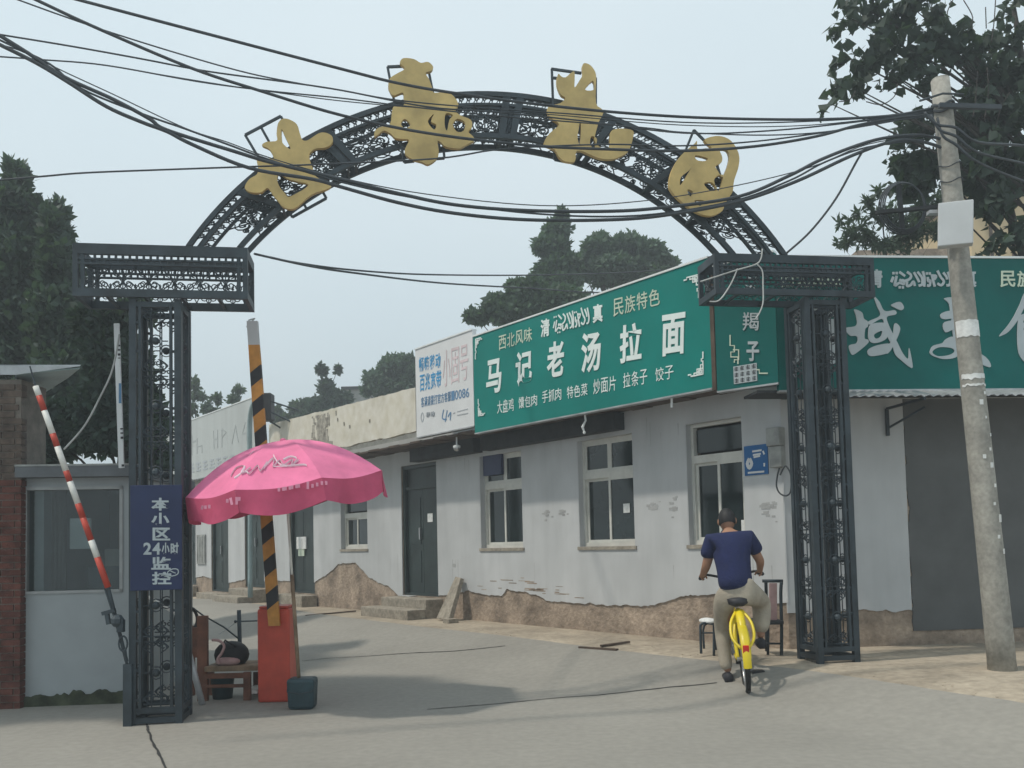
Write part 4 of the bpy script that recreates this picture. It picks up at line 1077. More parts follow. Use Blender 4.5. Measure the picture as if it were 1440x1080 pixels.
for i in range(3):
    P=[at(1300+i*9,158+i*4,Yp-.22),at(1318+i*4,175+8*i,Yp-.24),at(1345,180+12*i,Yp-.25),at(1375,200+i*14,Yp-.22),at(1440,205+i*25,Yp+.2),at(1520,220+i*30,Yp+.8)]
    b=MB(); b.tube(catmull(P,5),.012,6); b.build('lead_wire',M['cable'],pole,True)
# box on pole
bx=thing('pole_box',at(1343,344,Yp-.3),'pale grey square steel cabinet strapped to the concrete pole','box')
tl=at(1323,283,Yp-.28); br=at(1369,343,Yp-.28)
b=MB(); b.box(((tl.x+br.x)/2+.01,Yp-.23,(tl.z+br.z)/2),((br.x-tl.x)*1.04,.10,tl.z-br.z),Matrix.Rotation(R(-24),3,'Z')@Matrix.Rotation(R(3),3,'Y')); b.build('cabinet',M['box'],bx,bevel=.008)
b=MB(); b.ball(at(1361,312,Yp-.295),.009,8); b.build('lock',M['black'],bx)
b=MB(); b.box((tl.x+.1,Yp-.1,tl.z-.03),(.25,.06,.03)); b.build('mount_strap',M['tin'],bx)
# cable storage ring
rc=thing('cable_ring',at(1278,290,Yp+.1),'round coil frame with crossed bars mounted left of the concrete pole','cable coil')
c=at(1272,290,Yp+.12); s=Yp/FPX
b=MB(); n=36
for k in range(4):
    rr=32*s+.008*k; b.tube([c+Vector((math.cos(2*math.pi*i/n)*rr*(.9+.02*k),.015*k,math.sin(2*math.pi*i/n)*rr*1.08)) for i in range(n+1)],.007,5,cap=False)
b.build('coil',M['cable'],rc,True)
b=MB(); b.bar(at(1232,299,Yp+.1),at(1318,291,Yp+.1),.045,.03); b.build('cross_bar',M['dark'],rc); b=MB(); b.bar(at(1263,257,Yp+.14),at(1270,330,Yp+.14),.04,.02); b.build('cross_bar',M['dark'],rc)

# ------------------------------------------------------------------ guard booth
Yb=8.35
FB=Fr(at(100,985,8.3).xy,(1,.10)); 
gbz=0
booth=thing('guard_booth',FB.pt(0,0),'small white rendered guard booth with a wide dark window behind the left pillar','booth')
hb=hole(38,173,684,834,FB)
ax0=FB.px(28,800)[0]; ax1=FB.px(262,800)[0]-.45
zr=FB.px(100,672)[1]
wall(FB,ax0,ax1,-.05,zr,[hb],M['booth'],booth,'front_wall',th=.15,o=0)
b=MB(); 
# mossy foot
N=50
for i in range(N):
    x0=ax0+(ax1-ax0)*i/N; x1=ax0+(ax1-ax0)*(i+1)/N; zt0=.11+jag(x0,.07,3); zt1=.11+jag(x1,.07,3)
    b.box8([FB.pt(x0,-.02,.001),FB.pt(x1,-.02,.001),FB.pt(x1,-.02,.03),FB.pt(x0,-.02,.03),FB.pt(x0,zt0,.001),FB.pt(x1,zt1,.001),FB.pt(x1,zt1,.02),FB.pt(x0,zt0,.02)])
b.build('mossy_foot',M['moss'],booth)
for o in (0,1):
    x=ax1 if o else ax0
    slab(FB,min(x,x+(.15 if not o else -.15)),max(x,x+(.15 if not o else -.15)),-.05,zr,-2.0,-.152,'booth',booth,'side_wall')
slab(FB,ax0+.152,ax1-.152,-.05,zr,-2.0,-1.9,'dark',booth,'back_wall')
slab(FB,ax0+.0,ax1+.02,zr+.002,zr+.1,-2.05,.12,'roofdark',booth,'roof_slab')
slab(FB,ax0+.0,ax1+.02,zr+.102,zr+.12,-2.0,.125,'fargrey',booth,'roof_edge')
fb=MB(); a0,a1,z0,z1=hb
for q in ((a0-.035,a0,z0-.03,z1),(a1-.03,a1,z0,z1),(a0,a1,z1-.03,z1),(a0,a1,z0,z0+.025)): fb.fbox(FB,q[0],q[1],q[2],q[3],-.06,.012)
xm=a0+(a1-a0)*.62
wn=fb.build('window',M['boothframe'],booth)
b=MB(); b.fbox(FB,a0,a1-.03,z0+.025,z1-.03,-.05,-.045)
gm=bpy.data.materials.new('clear_glass'); gm.use_nodes=True; t=gm.node_tree; t.nodes.clear(); oo=t.nodes.new('ShaderNodeOutputMaterial'); mx=t.nodes.new('ShaderNodeMixShader'); tr=t.nodes.new('ShaderNodeBsdfTransparent'); gl=t.nodes.new('ShaderNodeBsdfGlossy'); lw=t.nodes.new('ShaderNodeFresnel'); lw.inputs[0].default_value=1.5; gl.inputs['Roughness'].default_value=.03; tr.inputs[0].default_value=(.8,.85,.85,1)
t.links.new(lw.outputs[0],mx.inputs[0]); t.links.new(tr.outputs[0],mx.inputs[1]); t.links.new(gl.outputs[0],mx.inputs[2]); t.links.new(mx.outputs[0],oo.inputs[0])
b.build('pane',gm,wn)
# inside
V=[];F=[];N=40; cu0=FB.px(48,750,-.3)[0]; cu1=FB.px(92,750,-.3)[0]
for i in range(N+1):
    x=cu0+(cu1-cu0)*i/N; o=-.35+.03*math.sin(i*1.3); V += [FB.pt(x,z0+.02,o),FB.pt(x,z1,o)]
b=MB(); b.add(V,[(2*i,2*i+2,2*i+3,2*i+1) for i in range(N)]); b.build('curtain',M['curtain'],booth)
plate(FB,88,118,728,772,-.2,-.17,'box',booth,'white_cabinet')
plate(FB,120,150,772,830,-.9,-.5,'curtain',booth,'desk')
plate(FB,95,150,798,830,-.9,-.5,'bucket',booth,'chair_back')
plate(FB,138,150,730,834,-.6,-.56,'wood',booth,'inner_post')
plate(FB,150,172,765,834,-1.0,-.9,'sheet',booth,'inner_screen')
# canopy and white fascia posts
cn=thing('sheet_canopy',at(60,520,8.6),'tattered pale plastic canopy sheet above the brick pillar','canopy')
b=MB(); p=[at(-60,519,8.2),at(112,516,8.2),at(112,518,8.2),at(30,568,9.6),at(20,570,9.6),at(-60,560,9.6)]
b.box8([at(-80,527,8.1),at(22,527,8.1),at(22,527,8.1)+Vector((0,.03,.02)),at(-80,527,8.1)+Vector((0,.03,.02)),at(-80,515,8.1),at(112,515,8.1),at(112,515,8.1)+Vector((0,.03,.02)),at(-80,515,8.1)+Vector((0,.03,.02))])
b.build('edge_strip',M['tin'],cn)
q=[at(22,525,8.12),at(112,517,8.12),at(96,530,8.5),at(60,550,9.3),at(33,570,9.9),at(22,560,9.8)]
b=MB(); b.add(q+[v-Vector((0,0,.01)) for v in q],[tuple(range(6)),tuple(range(11,5,-1))]+[(i,(i+1)%6,6+(i+1)%6,6+i) for i in range(6)]); b.build('plastic_sheet',M['sheet'],cn)
b=MB(); b.bar(at(24,522,8.3),at(24,532,8.3),.03); b.build('bracket',M['iron'],cn)
# brick pier
bk=thing('brick_pier',at(0,990,8.15),'weathered brick pier at the left edge, red below and brown above','brick pier')
FP=Fr(at(0,990,8.15).xy,(1,.05))
pa0=FP.px(-55,800)[0]; pa1=FP.px(29,800)[0]; zsp=FP.px(10,680)[1]; ztp=FP.px(10,532)[1]
b=MB(); b.fbox(FP,pa0,pa1-.012,-.05,ztp-.01,-.5,-.012); b.build('mortar_core',M['mortar'],bk)
z=0; k=0
while z<ztp-.06:
    x=pa0 - (.12 if k%2 else 0)
    m=M['brick'] if z<zsp else M['brick2']
    while x<pa1:
        x0=max(x,pa0); x1=min(x+.23,pa1 if not(z>zsp and random.random()<.15) else pa1-.03)
        if x1-x0>.03:
            b=MB(); d=random.uniform(-.004,.006); b.fbox(FP,x0,x1,z,z+.053,-.1,.0+d); b.build('brick',m,bk)
        x+=.242
    z+=.064; k+=1
# white vertical strip sign
ws=thing('white_strip_sign',at(167,655,7.75),'narrow white strip board with dark marks behind the left pillar','sign')
b=MB(); b.bar(at(171,658,7.75),at(164,455,7.75),.045,.02); b.build('strip',M['adwhite'],ws)
for (y0,y1) in ((485,487),(491,493),(497,500),(503,504),(539,567),(602,604),(608,610),(614,617),(653,656)):
    b=MB(); x=164+(y0-455)/203*7; b.bar(at(x+2,y1,7.735),at(x+2,y0,7.735),.022,.006); b.build('dark_mark',M['adblue2'] if y1-y0>10 else M['black'],ws)
# dark green backdrop hedge is built with the trees below
# ------------------------------------------------------------------ red and white barrier
b0=at(178,930,7.25); g0=ground(183,975)
rb=thing('red_white_barrier',Vector((b0.x,b0.y,0)),'raised red and white striped barrier pole leaning left over the booth','barrier')
top=at(50,543,7.0); bot=at(152,826,7.2)
cuts=[543,556,577,609,627,661,676,707,727,759,783,826]; cl=['redwhite','red','redwhite','red','redwhite','red','redwhite','red','red','redwhite','red']
def onbar(y): t=(y-543)/(826-543); return top.lerp(bot,t)
for i,cn_ in enumerate(cl):
    b=MB(); b.tube([onbar(cuts[i]),onbar(cuts[i+1])],[.019+.006*cuts[i]/826,.019+.006*cuts[i+1]/826],10); b.build('arm_band',M[cn_],rb,True)
b=MB(); b.tube([at(42,515,7.0),top],[.006,.009],6); b.build('tip_rod',M['iron'],rb)
b=MB(); b.tube([bot,b0],.016,8); b.tube([at(147,826,7.2),at(160,866,7.2),at(178,932,7.25)],.009,6); b.build('lever',M['iron'],rb)
b=MB(); b.bar(at(144,863,7.2),at(162,858,7.2),.035,.03); b.bar(at(150,860,7.2),at(153,878,7.2),.03,.03); b.ball(at(165,873,7.2),.055,8); b.box(at(170,880,7.2),(.05,.05,.1)); b.build('counterweight',M['iron'],rb)
n=14; c=at(173,905,7.2); b=MB(); b.tube([c+Vector((.035*math.cos(2*math.pi*i/n),0,.06*math.sin(2*math.pi*i/n))) for i in range(n+1)],.008,6); b.tube([at(176,915,7.2),at(179,940,7.25)],.012); b.build('shackle',M['iron'],rb)
b=MB(); b.box((b0.x+.02,b0.y,.25),(.07,.07,.5)); b.build('pivot_post',M['iron'],rb)
# ------------------------------------------------------------------ orange barrier machine
q=ground(385,988); Yq=q.y
bm=thing('barrier_machine',q,'red barrier cabinet with its orange and black striped arm raised upright','barrier')
ww=45*Yq/FPX; hh=(at(385,856,Yq).z)-q.z
b=MB(); b.box(q+Vector((0,.14,hh/2)),(ww,.28,hh)); b.build('cabinet',M['boxred'],bm,bevel=.02)
b=MB(); b.box(q+Vector((0,.14,hh+.012)),(ww*.9,.26,.022)); b.build('lid',M['boxred'],bm,bevel=.008)
Ya=Yq-.05
def arm(y): x=355+(y-452)/(880-452)*(386-355); return x
segs=[(452,488,'box'),(488,510,'orange')]
A0=at(arm(452),452,Ya); A1=at(arm(880),880,Ya)
def ap(y): return A0.lerp(A1,(y-452)/(880-452))
wd=.05
def armseg(y0,y1,m,name,s0=0,s1=0,off=0):
    P0=ap(y0);P1=ap(y1); w=wd
    b=MB(); u=Vector((0,0,(P0-P1).length/abs(y1-y0) if y1!=y0 else 0))
    b.box8([P1+Vector((-w,-.02-off,-s1/2)),P1+Vector((w,-.02-off,s1/2)),P1+Vector((w,.02+off,s1/2)),P1+Vector((-w,.02+off,-s1/2)),P0+Vector((-w,-.02-off,-s0/2)),P0+Vector((w,-.02-off,s0/2)),P0+Vector((w,.02+off,s0/2)),P0+Vector((-w,.02+off,-s0/2))])
    return b.build(name,M[m],bm)
armseg(452,486,'box','arm_tip'); 
ys=[486,520,540,562,582,605,627,650,672,695,717,740,762,785,807,830,852,880]
for i in range(len(ys)-1):
    armseg(ys[i],ys[i+1],'orange' if i%2==0 else 'black','arm_band',0 if i==0 else .08,.08 if i<len(ys)-2 else 0)
b=MB(); b.tube([ap(455)+Vector((-.04,0,.03)),ap(455)+Vector((.02,0,.05)),ap(460)+Vector((-.06,0,.0))],.008,5); b.build('tip_wire',M['tin'],bm)
# ------------------------------------------------------------------ umbrella
ub=ground(421,1000); Yu=ub.y+.12
pc=thing('umbrella_base',ub+Vector((0,.12,0)),'dark teal squarish plastic tub weighting the foot of the parasol pole','tub')
rr=19.5*Yu/FPX
b=MB(); hbk=.27; c_=Vector((ub.x,ub.y+.12,gz(ub.x,ub.y)))
b.box8([c_+Vector((sx_*rr*k_,sy_*rr*.8*k_,zz_)) for zz_,k_ in ((0,.9),(hbk,1.0)) for sx_,sy_ in ((-1,-1),(1,-1),(1,1),(-1,1))]); b.build('tub',M['bucket'],pc,bevel=.03)
b=MB(); b.tube([(ub.x-rr*1.0,ub.y+.12,hbk*.9),(ub.x-rr*.9,ub.y+.02,hbk*.6),(ub.x,ub.y-.02,hbk*.55),(ub.x+rr*.9,ub.y+.02,hbk*.6),(ub.x+rr,ub.y+.12,hbk*.9)],.005); b.build('handle',M['iron'],pc)
um=thing('pink_parasol',ub+Vector((0,.12,.1)),'large faded pink advertising parasol tilted over the barrier cabinet','parasol')
ptop=at(398,624,Yu-.02); pbt=at(421,960,Yu)
pm=pbt.lerp(ptop,.45)
b=MB(); b.tube([pbt+Vector((0,0,-.05)),pm],.017,8); b.build('lower_pole',M['wood2'],um,True); b=MB(); b.tube([pm,ptop],.011,8); b.build('upper_pole',M['redwhite'],um,True)
# canopy: 8 panels, tilted
Cc=ptop; Rr=1.005*(140*Yu/FPX); Hh=.30
tilt=Matrix.Rotation(R(-6.8),3,'Y')@Matrix.Rotation(R(5),3,'X')
rot0=R(22.5+8)
def cpt_(a,r,dz=0):
    # a angle, r 0..1
    k=(a-rot0)/(math.pi/4); f=k-math.floor(k); sag=1-.076*math.sin(math.pi*f)  # straight edges between ribs
    rr_=Rr*r*sag
    z=-(Hh+.06)*(r**2.2)*(1+.10*math.sin(math.pi*f)*r) -.03*r-.05 - .012*math.sin(math.pi*f)*4*r*(1-r)
    return Cc+tilt@Vector((rr_*math.cos(a),rr_*math.sin(a),z+dz+.08))
NA=8; NR=10; NS=8
for g in range(NA):
    V=[];F=[]
    for j in range(NR+1):
        for i in range(NS+1):
            a=rot0+math.pi/4*(g+i/NS); V.append(cpt_(a,max(.02,j/NR)))
    for j in range(NR):
        for i in range(NS): F.append((j*(NS+1)+i,(j+1)*(NS+1)+i,(j+1)*(NS+1)+i+1,j*(NS+1)+i+1))
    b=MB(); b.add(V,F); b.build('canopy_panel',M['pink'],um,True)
    V=[];F=[]; NV=4; NS2=16
    for j in range(NV+1):
        for i in range(NS2+1):
            a=rot0+math.pi/4*(g+i/NS2); p=cpt_(a,1); u=i/NS2
            drop=(.185+.03*math.sin(u*math.pi))*j/NV; wv=.022*math.sin(u*9+g*2.3)*(j/NV)
            V.append(p+tilt@Vector((math.cos(a)*(wv+.004),math.sin(a)*(wv+.004),-drop)))
    for j in range(NV):
        for i in range(NS2): F.append((j*(NS2+1)+i,(j+1)*(NS2+1)+i,(j+1)*(NS2+1)+i+1,j*(NS2+1)+i+1))
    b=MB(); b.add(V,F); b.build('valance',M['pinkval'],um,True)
    a=rot0+math.pi/4*g; b=MB(); b.tube([cpt_(a,t/6,-.02) for t in range(7)],.006,5); b.build('rib',M['tin'],um)
    b=MB(); b.tube([Cc+Vector((0,0,-.35)),cpt_(a,.5,-.03)],.005,5); b.build('strut',M['tin'],um)
b=MB(); b.ball(Cc+Vector((0,0,.03)),(.03,.03,.02),8); b.build('cap',M['pink'],um,True)
# print on the panel facing us: script strokes laid on the cloth
def surf(px_,py_):
    d=ray(px_,py_); best=None
    for g in range(0,180):
        a=math.pi+math.pi*g/180
        for j in range(8,40):
            p=cpt_(a,j/40); v=(p-CAMLOC).normalized(); e=(v-d).length
            if best is None or e<best[0]: best=(e,p,a)
    return best[1]+Vector((0,-.006,.010))
def uprint(lines,w,name):
    b=MB()
    for L in lines:
        P=[surf(*p) for p in L]
        if len(P)>2: P=catmull(P,3)
        b.tube(P,w,4,flat=.35)
    tag(b.build(name,M['umbprint'],um),kind='stuff')
uprint([[(325,672),(333,660),(345,658),(340,668),(352,660)],[(330,675),(345,664),(352,668),(362,655),(366,663),(376,651),(372,662)],[(372,660),(386,645),(384,658),(394,648),(400,655),(412,647),(410,655),(420,648)],[(384,642),(396,655),(425,655),(432,657)],[(398,648),(408,644),(418,647),(414,652)]],.010,'script_print')
uprint([[(384,659),(405,658)],[(352,641),(358,636)],[(300,677),(306,673)]],.004,'fine_print')
def vprint(x0,y0,x1,y1,n,name):
    b=MB()
    for i in range(n):
        u=i/n; x=x0+(x1-x0)*u; y=y0+(y1-y0)*u
        p=[surf_v(x,y+dy) for dy in (0,6)]
        b.bar(p[0],p[1],.02,.003,up=(0,1,0)); 
    tag(b.build(name,M['valprint'],um),kind='stuff')
def surf_v(px_,py_):
    best=None; d=ray(px_,py_)
    for g in range(150):
        a=math.pi*1.02+math.pi*.96*g/150; p=cpt_(a,1); q=p+Vector((0,0,-.15)); 
        for t in (0,.2,.4,.6,.8,1):
            s_=p.lerp(q,t); e=((s_-CAMLOC).normalized()-d).length
            if best is None or e<best[0]: best=(e,s_,a)
    return best[1]+Vector((math.cos(best[2]),math.sin(best[2]),0))*.035
vprint(393,686,425,681,7,'valance_print'); vprint(432,680,462,677,5,'valance_print'); vprint(290,710,304,707,3,'valance_print'); vprint(324,703,345,700,4,'valance_print')

# ------------------------------------------------------------------ wooden chair with bag, rail, etc. behind the left pillar
cq=ground(318,985); cy=cq.y; cz_=0.
wc=thing('wooden_armchair',Vector((cq.x,cy,0)),'old reddish wooden chair between the left pillar and red cabinet','chair')
def bx_(name,x0,x1,y0,y1,ya,yb_,m,par):
    p=at(x0,y1,ya); q=at(x1,y0,ya); b=MB(); b.box(((p.x+q.x)/2,(ya+yb_)/2,(p.z+q.z)/2),(abs(q.x-p.x),yb_-ya,abs(q.z-p.z))); return b.build(name,M[m],par,bevel=.005)
bx_('back_post',277,291,866,990,cy-.02,cy+.03,'wood',wc); bx_('back_post',262,272,880,985,cy+.3,cy+.35,'wood',wc)
bx_('back_panel',266,284,882,925,cy,cy+.015,'wood',wc)
bx_('seat',287,364,936,945,cy-.05,cy+.36,'wood2',wc)
bx_('leg',342,352,945,992,cy-.04,cy,'wood',wc); bx_('leg',356,364,945,985,cy+.3,cy+.34,'wood',wc); bx_('leg',292,300,945,990,cy+.3,cy+.34,'wood',wc)
bx_('stretcher',290,345,962,968,cy-.02,cy+.01,'wood',wc); bx_('apron',288,352,946,955,cy-.03,cy-.01,'wood',wc); bx_('side_rail',345,362,970,976,cy,cy+.3,'redwhite',wc)
bg_=at(326,938,cy+.14)
bgt=thing('black_bag',bg_,'rounded black bag lying on the wooden chair seat','bag')
b=MB(); b.ball(bg_+Vector((0,0,.12)),(.17,.12,.13),14); b.build('bag_body',M['bag'],bgt,True)
b=MB(); b.tube([bg_+Vector((-.08,-.1,.18)),bg_+Vector((-.02,-.13,.27)),bg_+Vector((.07,-.1,.2))],.01,6); b.build('strap',M['bag'],bgt,True)
cu=at(318,937,cy+.0); b=MB(); b.ball(cu+Vector((0,.05,.04)),(.12,.07,.045),12); o=b.build('cushion',M['cushion'],None,True); tag(o,'flattened faded pink cushion at the front of the wooden seat','cushion')
P=[at(*p,cy-.02) for p in ((298,900),(308,901),(315,908),(312,918),(306,927),(308,934))]
b=MB(); b.tube(catmull(P,5),.013,6); o=b.build('curved_tube',M['cushion'],None,True); tag(o,'pale pink curved tube standing on the seat cushion','tube')
bk_=at(313,965,cy+.12); b=MB(); b.lathe((bk_.x,bk_.y,0),[(.09,0),(.11,.2),(.115,.21),(.10,.2)],16); o=b.build('bucket',M['bucket'],None,True); tag(o,'small murky teal bucket under the wooden chair','bucket')
# metal post with rail
g1=ground(338,935)
st=thing('chain_post',g1,'short black post with a thin rail running to the red cabinet','post')
b=MB(); b.tube([g1,at(336,858,g1.y)],.026,8); b.build('post',M['iron'],st,True); b=MB(); b.tube([at(330,874,g1.y),at(362,873,g1.y)],.009,6); b.ball(at(331,874,g1.y),.02,6); b.build('rail',M['iron'],st)
b=MB(); b.tube([at(262,848,g1.y-.3),at(285,865,g1.y-.2),at(315,882,g1.y-.1),at(338,900,g1.y)],.010,6); b.build('diagonal_rod',M['iron'],st,True); b=MB(); b.tube([at(331,876,g1.y),at(308,892,g1.y-.1)],.004,5); b.build('tie_wire',M['tin'],st)
pp_=ground(268,1000); b=MB(); b.tube([Vector((pp_.x,pp_.y+.3,0)),at(262,905,pp_.y+.3)],.03,8); o=b.build('grey_pipe',M['tin'],None,True); tag(o,'pale grey pipe leaning upright right behind the left gate pillar','pipe')
# bicycle wheel fragment behind pillar
wc_=thing('parked_bicycle',at(262,905,8.6)*1,'parked bicycle mostly hidden behind the left gate pillar','bicycle'); c=at(262,872,8.6)
def ringmesh(c,ax,ay,r,t,n=32,k=6):
    b=MB(); b.tube([c+ax*(r*math.cos(2*math.pi*i/n))+ay*(r*math.sin(2*math.pi*i/n)) for i in range(n+1)],t,k,cap=False); return b
ringmesh(c,Vector((.6,.8,0)),Vector((0,0,1)),.12,.016).build('small_wheel',M['tyre'],wc_,True)
b=MB(); b.tube([c,c+Vector((-.3,-.2,.25))],.016); b.tube([c,c+Vector((-.1,0,-.55))],.016); b.build('frame',M['redwhite'],wc_)
# ------------------------------------------------------------------ chair and stool by the wall
def chair():
    q=ground(1098,921); q0=ground(1080,921); 
    t=thing('steel_chair',(q+q0)/2,'dark tubular steel chair with a pinkish back panel behind the cyclist','chair')
    Y=q.y
    g=gz(q.x,q.y); 
    def V(px_,py_,dy=0): return at(px_,py_,Y+dy)
    b=MB(); b.tube(catmull([V(1099,921),V(1099,875),V(1098,835),V(1099,818)],4),.017,8); b.build('back_post',M['iron'],t,True)
    b=MB(); b.tube(catmull([V(1078,915,.35),V(1078,860,.2),V(1077,817,.05)],4),.017,8); b.build('back_post',M['iron'],t,True)
    b=MB(); b.tube([V(1072,817,.03),V(1101,817)],.016,8); b.build('top_rail',M['iron'],t,True)
    b=MB(); p=[V(1082,820),V(1093,820),V(1093,872),V(1082,872)]; b.box8([p[3],p[2],p[2]+Vector((0,.02,0)),p[3]+Vector((0,.02,0)),p[0],p[1],p[1]+Vector((0,.02,0)),p[0]+Vector((0,.02,0))]); b.build('back_panel',M['cushion'],t,bevel=.004)
    b=MB(); s=[V(1100,874),V(1066,876),]; b.box((s[0]+s[1])/2+Vector((0,.12,0)),((s[0]-s[1]).length,.36,.04)); b.build('seat',M['dark'],t,bevel=.01)
    b=MB(); b.tube([V(1070,912,.0),V(1070,876)],.014,8); b.build('leg',M['iron'],t,True); b=MB(); b.tube([V(1080,921,.02),V(1080,876,.02)],.014,8); b.build('leg',M['iron'],t,True)
    b=MB(); b.tube([V(1070,905),V(1099,905)],.010,6); b.build('stretcher',M['iron'],t,True)
chair()
q=ground(994,921); Y=q.y; stl=thing('small_stool',q,'low stool with bent metal legs and a pale crumpled seat left of the cyclist','stool')
b=MB(); b.tube(catmull([at(986,919,Y),at(985,885,Y),at(986,878,Y),at(992,876,Y)],4),.014,7); b.tube(catmull([at(1004,922,Y),at(1004,885,Y),at(1003,878,Y),at(992,876,Y)],4),.014,7); b.build('leg_frame',M['iron'],stl,True)
b=MB(); b.tube(catmull([at(990,912,Y+.3),at(990,880,Y+.3),at(1006,880,Y+.3),at(1007,914,Y+.3)],4),.012,7); b.build('leg_frame',M['iron'],stl,True)
b=MB(); b.ball(at(995,873,Y+.12),(.085,.16,.03),12); b.build('seat',M['paper'],stl,True)
b=MB(); b.tube([at(987,890,Y),at(1004,890,Y)],.008); b.build('stretcher',M['iron'],stl)

# ------------------------------------------------------------------ bicycle and rider
bp0=ground(1056,985); 
BY=bp0.y
hd=Vector((.17,1,0)).normalized(); rt=Vector((hd.y,-hd.x,0)); UP=Vector((0,0,1)); UP=(UP-rt*math.tan(R(3.5))).normalized(); rt=hd.cross(UP).normalized()
WR=.305
def L(x,y,z): return bp0 + rt*x + hd*(y+.0) + UP*z
ax=L(0,.22,WR)
bike=thing('yellow_bicycle',bp0+hd*.5,'bright yellow shared bicycle ridden away from the camera','bicycle')
def tubeL(name,pts,r,m,par=bike,n=8,sm=True,**k):
    b=MB(); b.tube(catmull([L(*p) for p in pts],4) if sm and len(pts)>2 else [L(*p) for p in pts],r,n,**k); return b.build(name,M[m],par,True)
def wheel(y):
    c=L(0,y,WR); w=ringmesh(c,hd,UP,WR-.022,.022,40,8).build('wheel',M['tyre'],bike,True)
    ringmesh(c,hd,UP,WR-.052,.012,36,6).build('rim',M['chrome'],w,True)
    b=MB()
    for i in range(14):
        a=2*math.pi*i/14; b.tube([c+rt*(.02*(-1)**i),c+hd*math.cos(a)*(WR-.05)+UP*math.sin(a)*(WR-.05)],.0018,3)
    b.tube([c-rt*.06,c+rt*.06],.02,8); b.build('spokes',M['chrome'],w)
wheel(.30); wheel(1.32)
# rear mudguard + yellow basket-like rear cover
V=[];F=[]
c=L(0,.30,WR)
for i in range(15):
    a=math.pi*(.12+.80*i/14)+math.pi*.12
    for s in (-1,-.5,0,.5,1):
        V.append(c+hd*(math.cos(a)*(WR+.028-.012*s*s))+UP*(math.sin(a)*(WR+.028-.014*s*s))+rt*(.034*s))
for i in range(14):
    for j in range(4): F.append((i*5+j,i*5+j+1,(i+1)*5+j+1,(i+1)*5+j))
b=MB(); b.add(V,F); b.build('mudguard',M['bikeyellow'],bike,True)
for s in (-1,1):
    tubeL('seat_stay',[(s*.05,.30,WR),(s*.055,.38,.5),(s*.02,.50,.66)],.016,'bikeyellow')
    tubeL('chain_stay',[(s*.05,.30,WR),(s*.045,.72,.29)],.015,'bikeyellow')
    tubeL('fork',[(s*.05,1.32,WR),(s*.045,1.24,.62)],.014,'bikeyellow')
    # yellow curved rear guards
    tubeL('rear_guard',[(s*.02,.36,.72),(s*.085,.26,.62),(s*.09,.16,.50),(s*.03,.06,.42)],.013,'bikeyellow')
    b=MB(); b.tube([L(s*.05,.72,.29),L(s*.09,.74 ,.29-.16*s)],.012); b.build('crank',M['chrome'],bike)
    b=MB(); b.box(L(s*.14,.74,.29-.17*s),(.11,.09,.025)); b.build('pedal',M['black'],bike)
tubeL('seat_tube',[(0,.50,.66),(0,.72,.29)],.02,'bikeyellow'); tubeL('down_tube',[(0,.72,.29),(0,.95,.42),(0,1.18,.74)],.028,'bikeyellow'); 
tubeL('rear_fairing',[(0,.40,.72),(0,.24,.64),(0,.13,.50),(0,.05,.40)],[.02,.03,.036,.038,.038,.038,.038,.036,.035,.034,.032,.03,.02],'bikeyellow')
b=MB(); b.box(L(0,-.005,.42),(.05,.02,.07),Matrix.Rotation(math.atan2(-rt.y,rt.x)*-1,3,'Z')); b.build('reflector',M['reflector'],bike,bevel=.005)
tubeL('seat_post',[(0,.50,.64),(0,.46,.80)],.014,'chrome')
b=MB(); V=[];F=[]
for i,(y,w,z) in enumerate([(.30,.04,.80),(.34,.09,.82),(.42,.10,.825),(.50,.06,.82),(.60,.022,.815),(.62,.01,.81)]):
    for s in (-1,-.6,0,.6,1): V.append(L(w*s,y,z+.02*(1-s*s)))
    for s in (1,0,-1): V.append(L(w*s*.9,y,z-.045))
for i in range(5):
    for j in range(8): F.append((i*8+j,i*8+(j+1)%8,(i+1)*8+(j+1)%8,(i+1)*8+j))
F += [tuple(range(8))[::-1],tuple(40+j for j in range(8))]
b.add(V,F); b.build('saddle',M['black'],bike,True)
tubeL('head_tube',[(0,1.24,.60),(0,1.14,.92)],.022,'bikeyellow')
tubeL('handlebar',[(-.27,.93,1.0),(-.22,1.0,1.02),(0,1.13,.97),(.22,1.0,1.02),(.27,.93,1.0)],.012,'black')
for s in (-1,1): tubeL('grip',[(s*.25,.95,1.005),(s*.285,.87,.995)],.018,'black')
# ---- rider
def skin_mesh(nodes,edges,root=0,sub=2):
    me=bpy.data.meshes.new('sk'); me.from_pydata([tuple(L(*n[0])-bp0) for n in nodes],edges,[]); o=bpy.data.objects.new('sk',me); COL.objects.link(o)
    o.modifiers.new('s','SKIN'); 
    for i,n in enumerate(nodes):
        r=n[1]; me.skin_vertices[0].data[i].radius=r if isinstance(r,tuple) else (r,r); me.skin_vertices[0].data[i].use_root=(i==root)
    ss=o.modifiers.new('u','SUBSURF'); ss.levels=sub; ss.render_levels=sub
    bpy.context.view_layer.update()
    m=bpy.data.meshes.new_from_object(o.evaluated_get(bpy.context.evaluated_depsgraph_get()))
    vs=[v.co+bp0 for v in m.vertices]; f=[tuple(p.vertices) for p in m.polygons]
    bpy.data.objects.remove(o); bpy.data.meshes.remove(me); bpy.data.meshes.remove(m)
    return vs,f
pr=thing('person',bp0+hd*.45,'person in navy T-shirt and khaki trousers cycling away on the yellow bicycle','person')
pelv=(0,.42,.88)
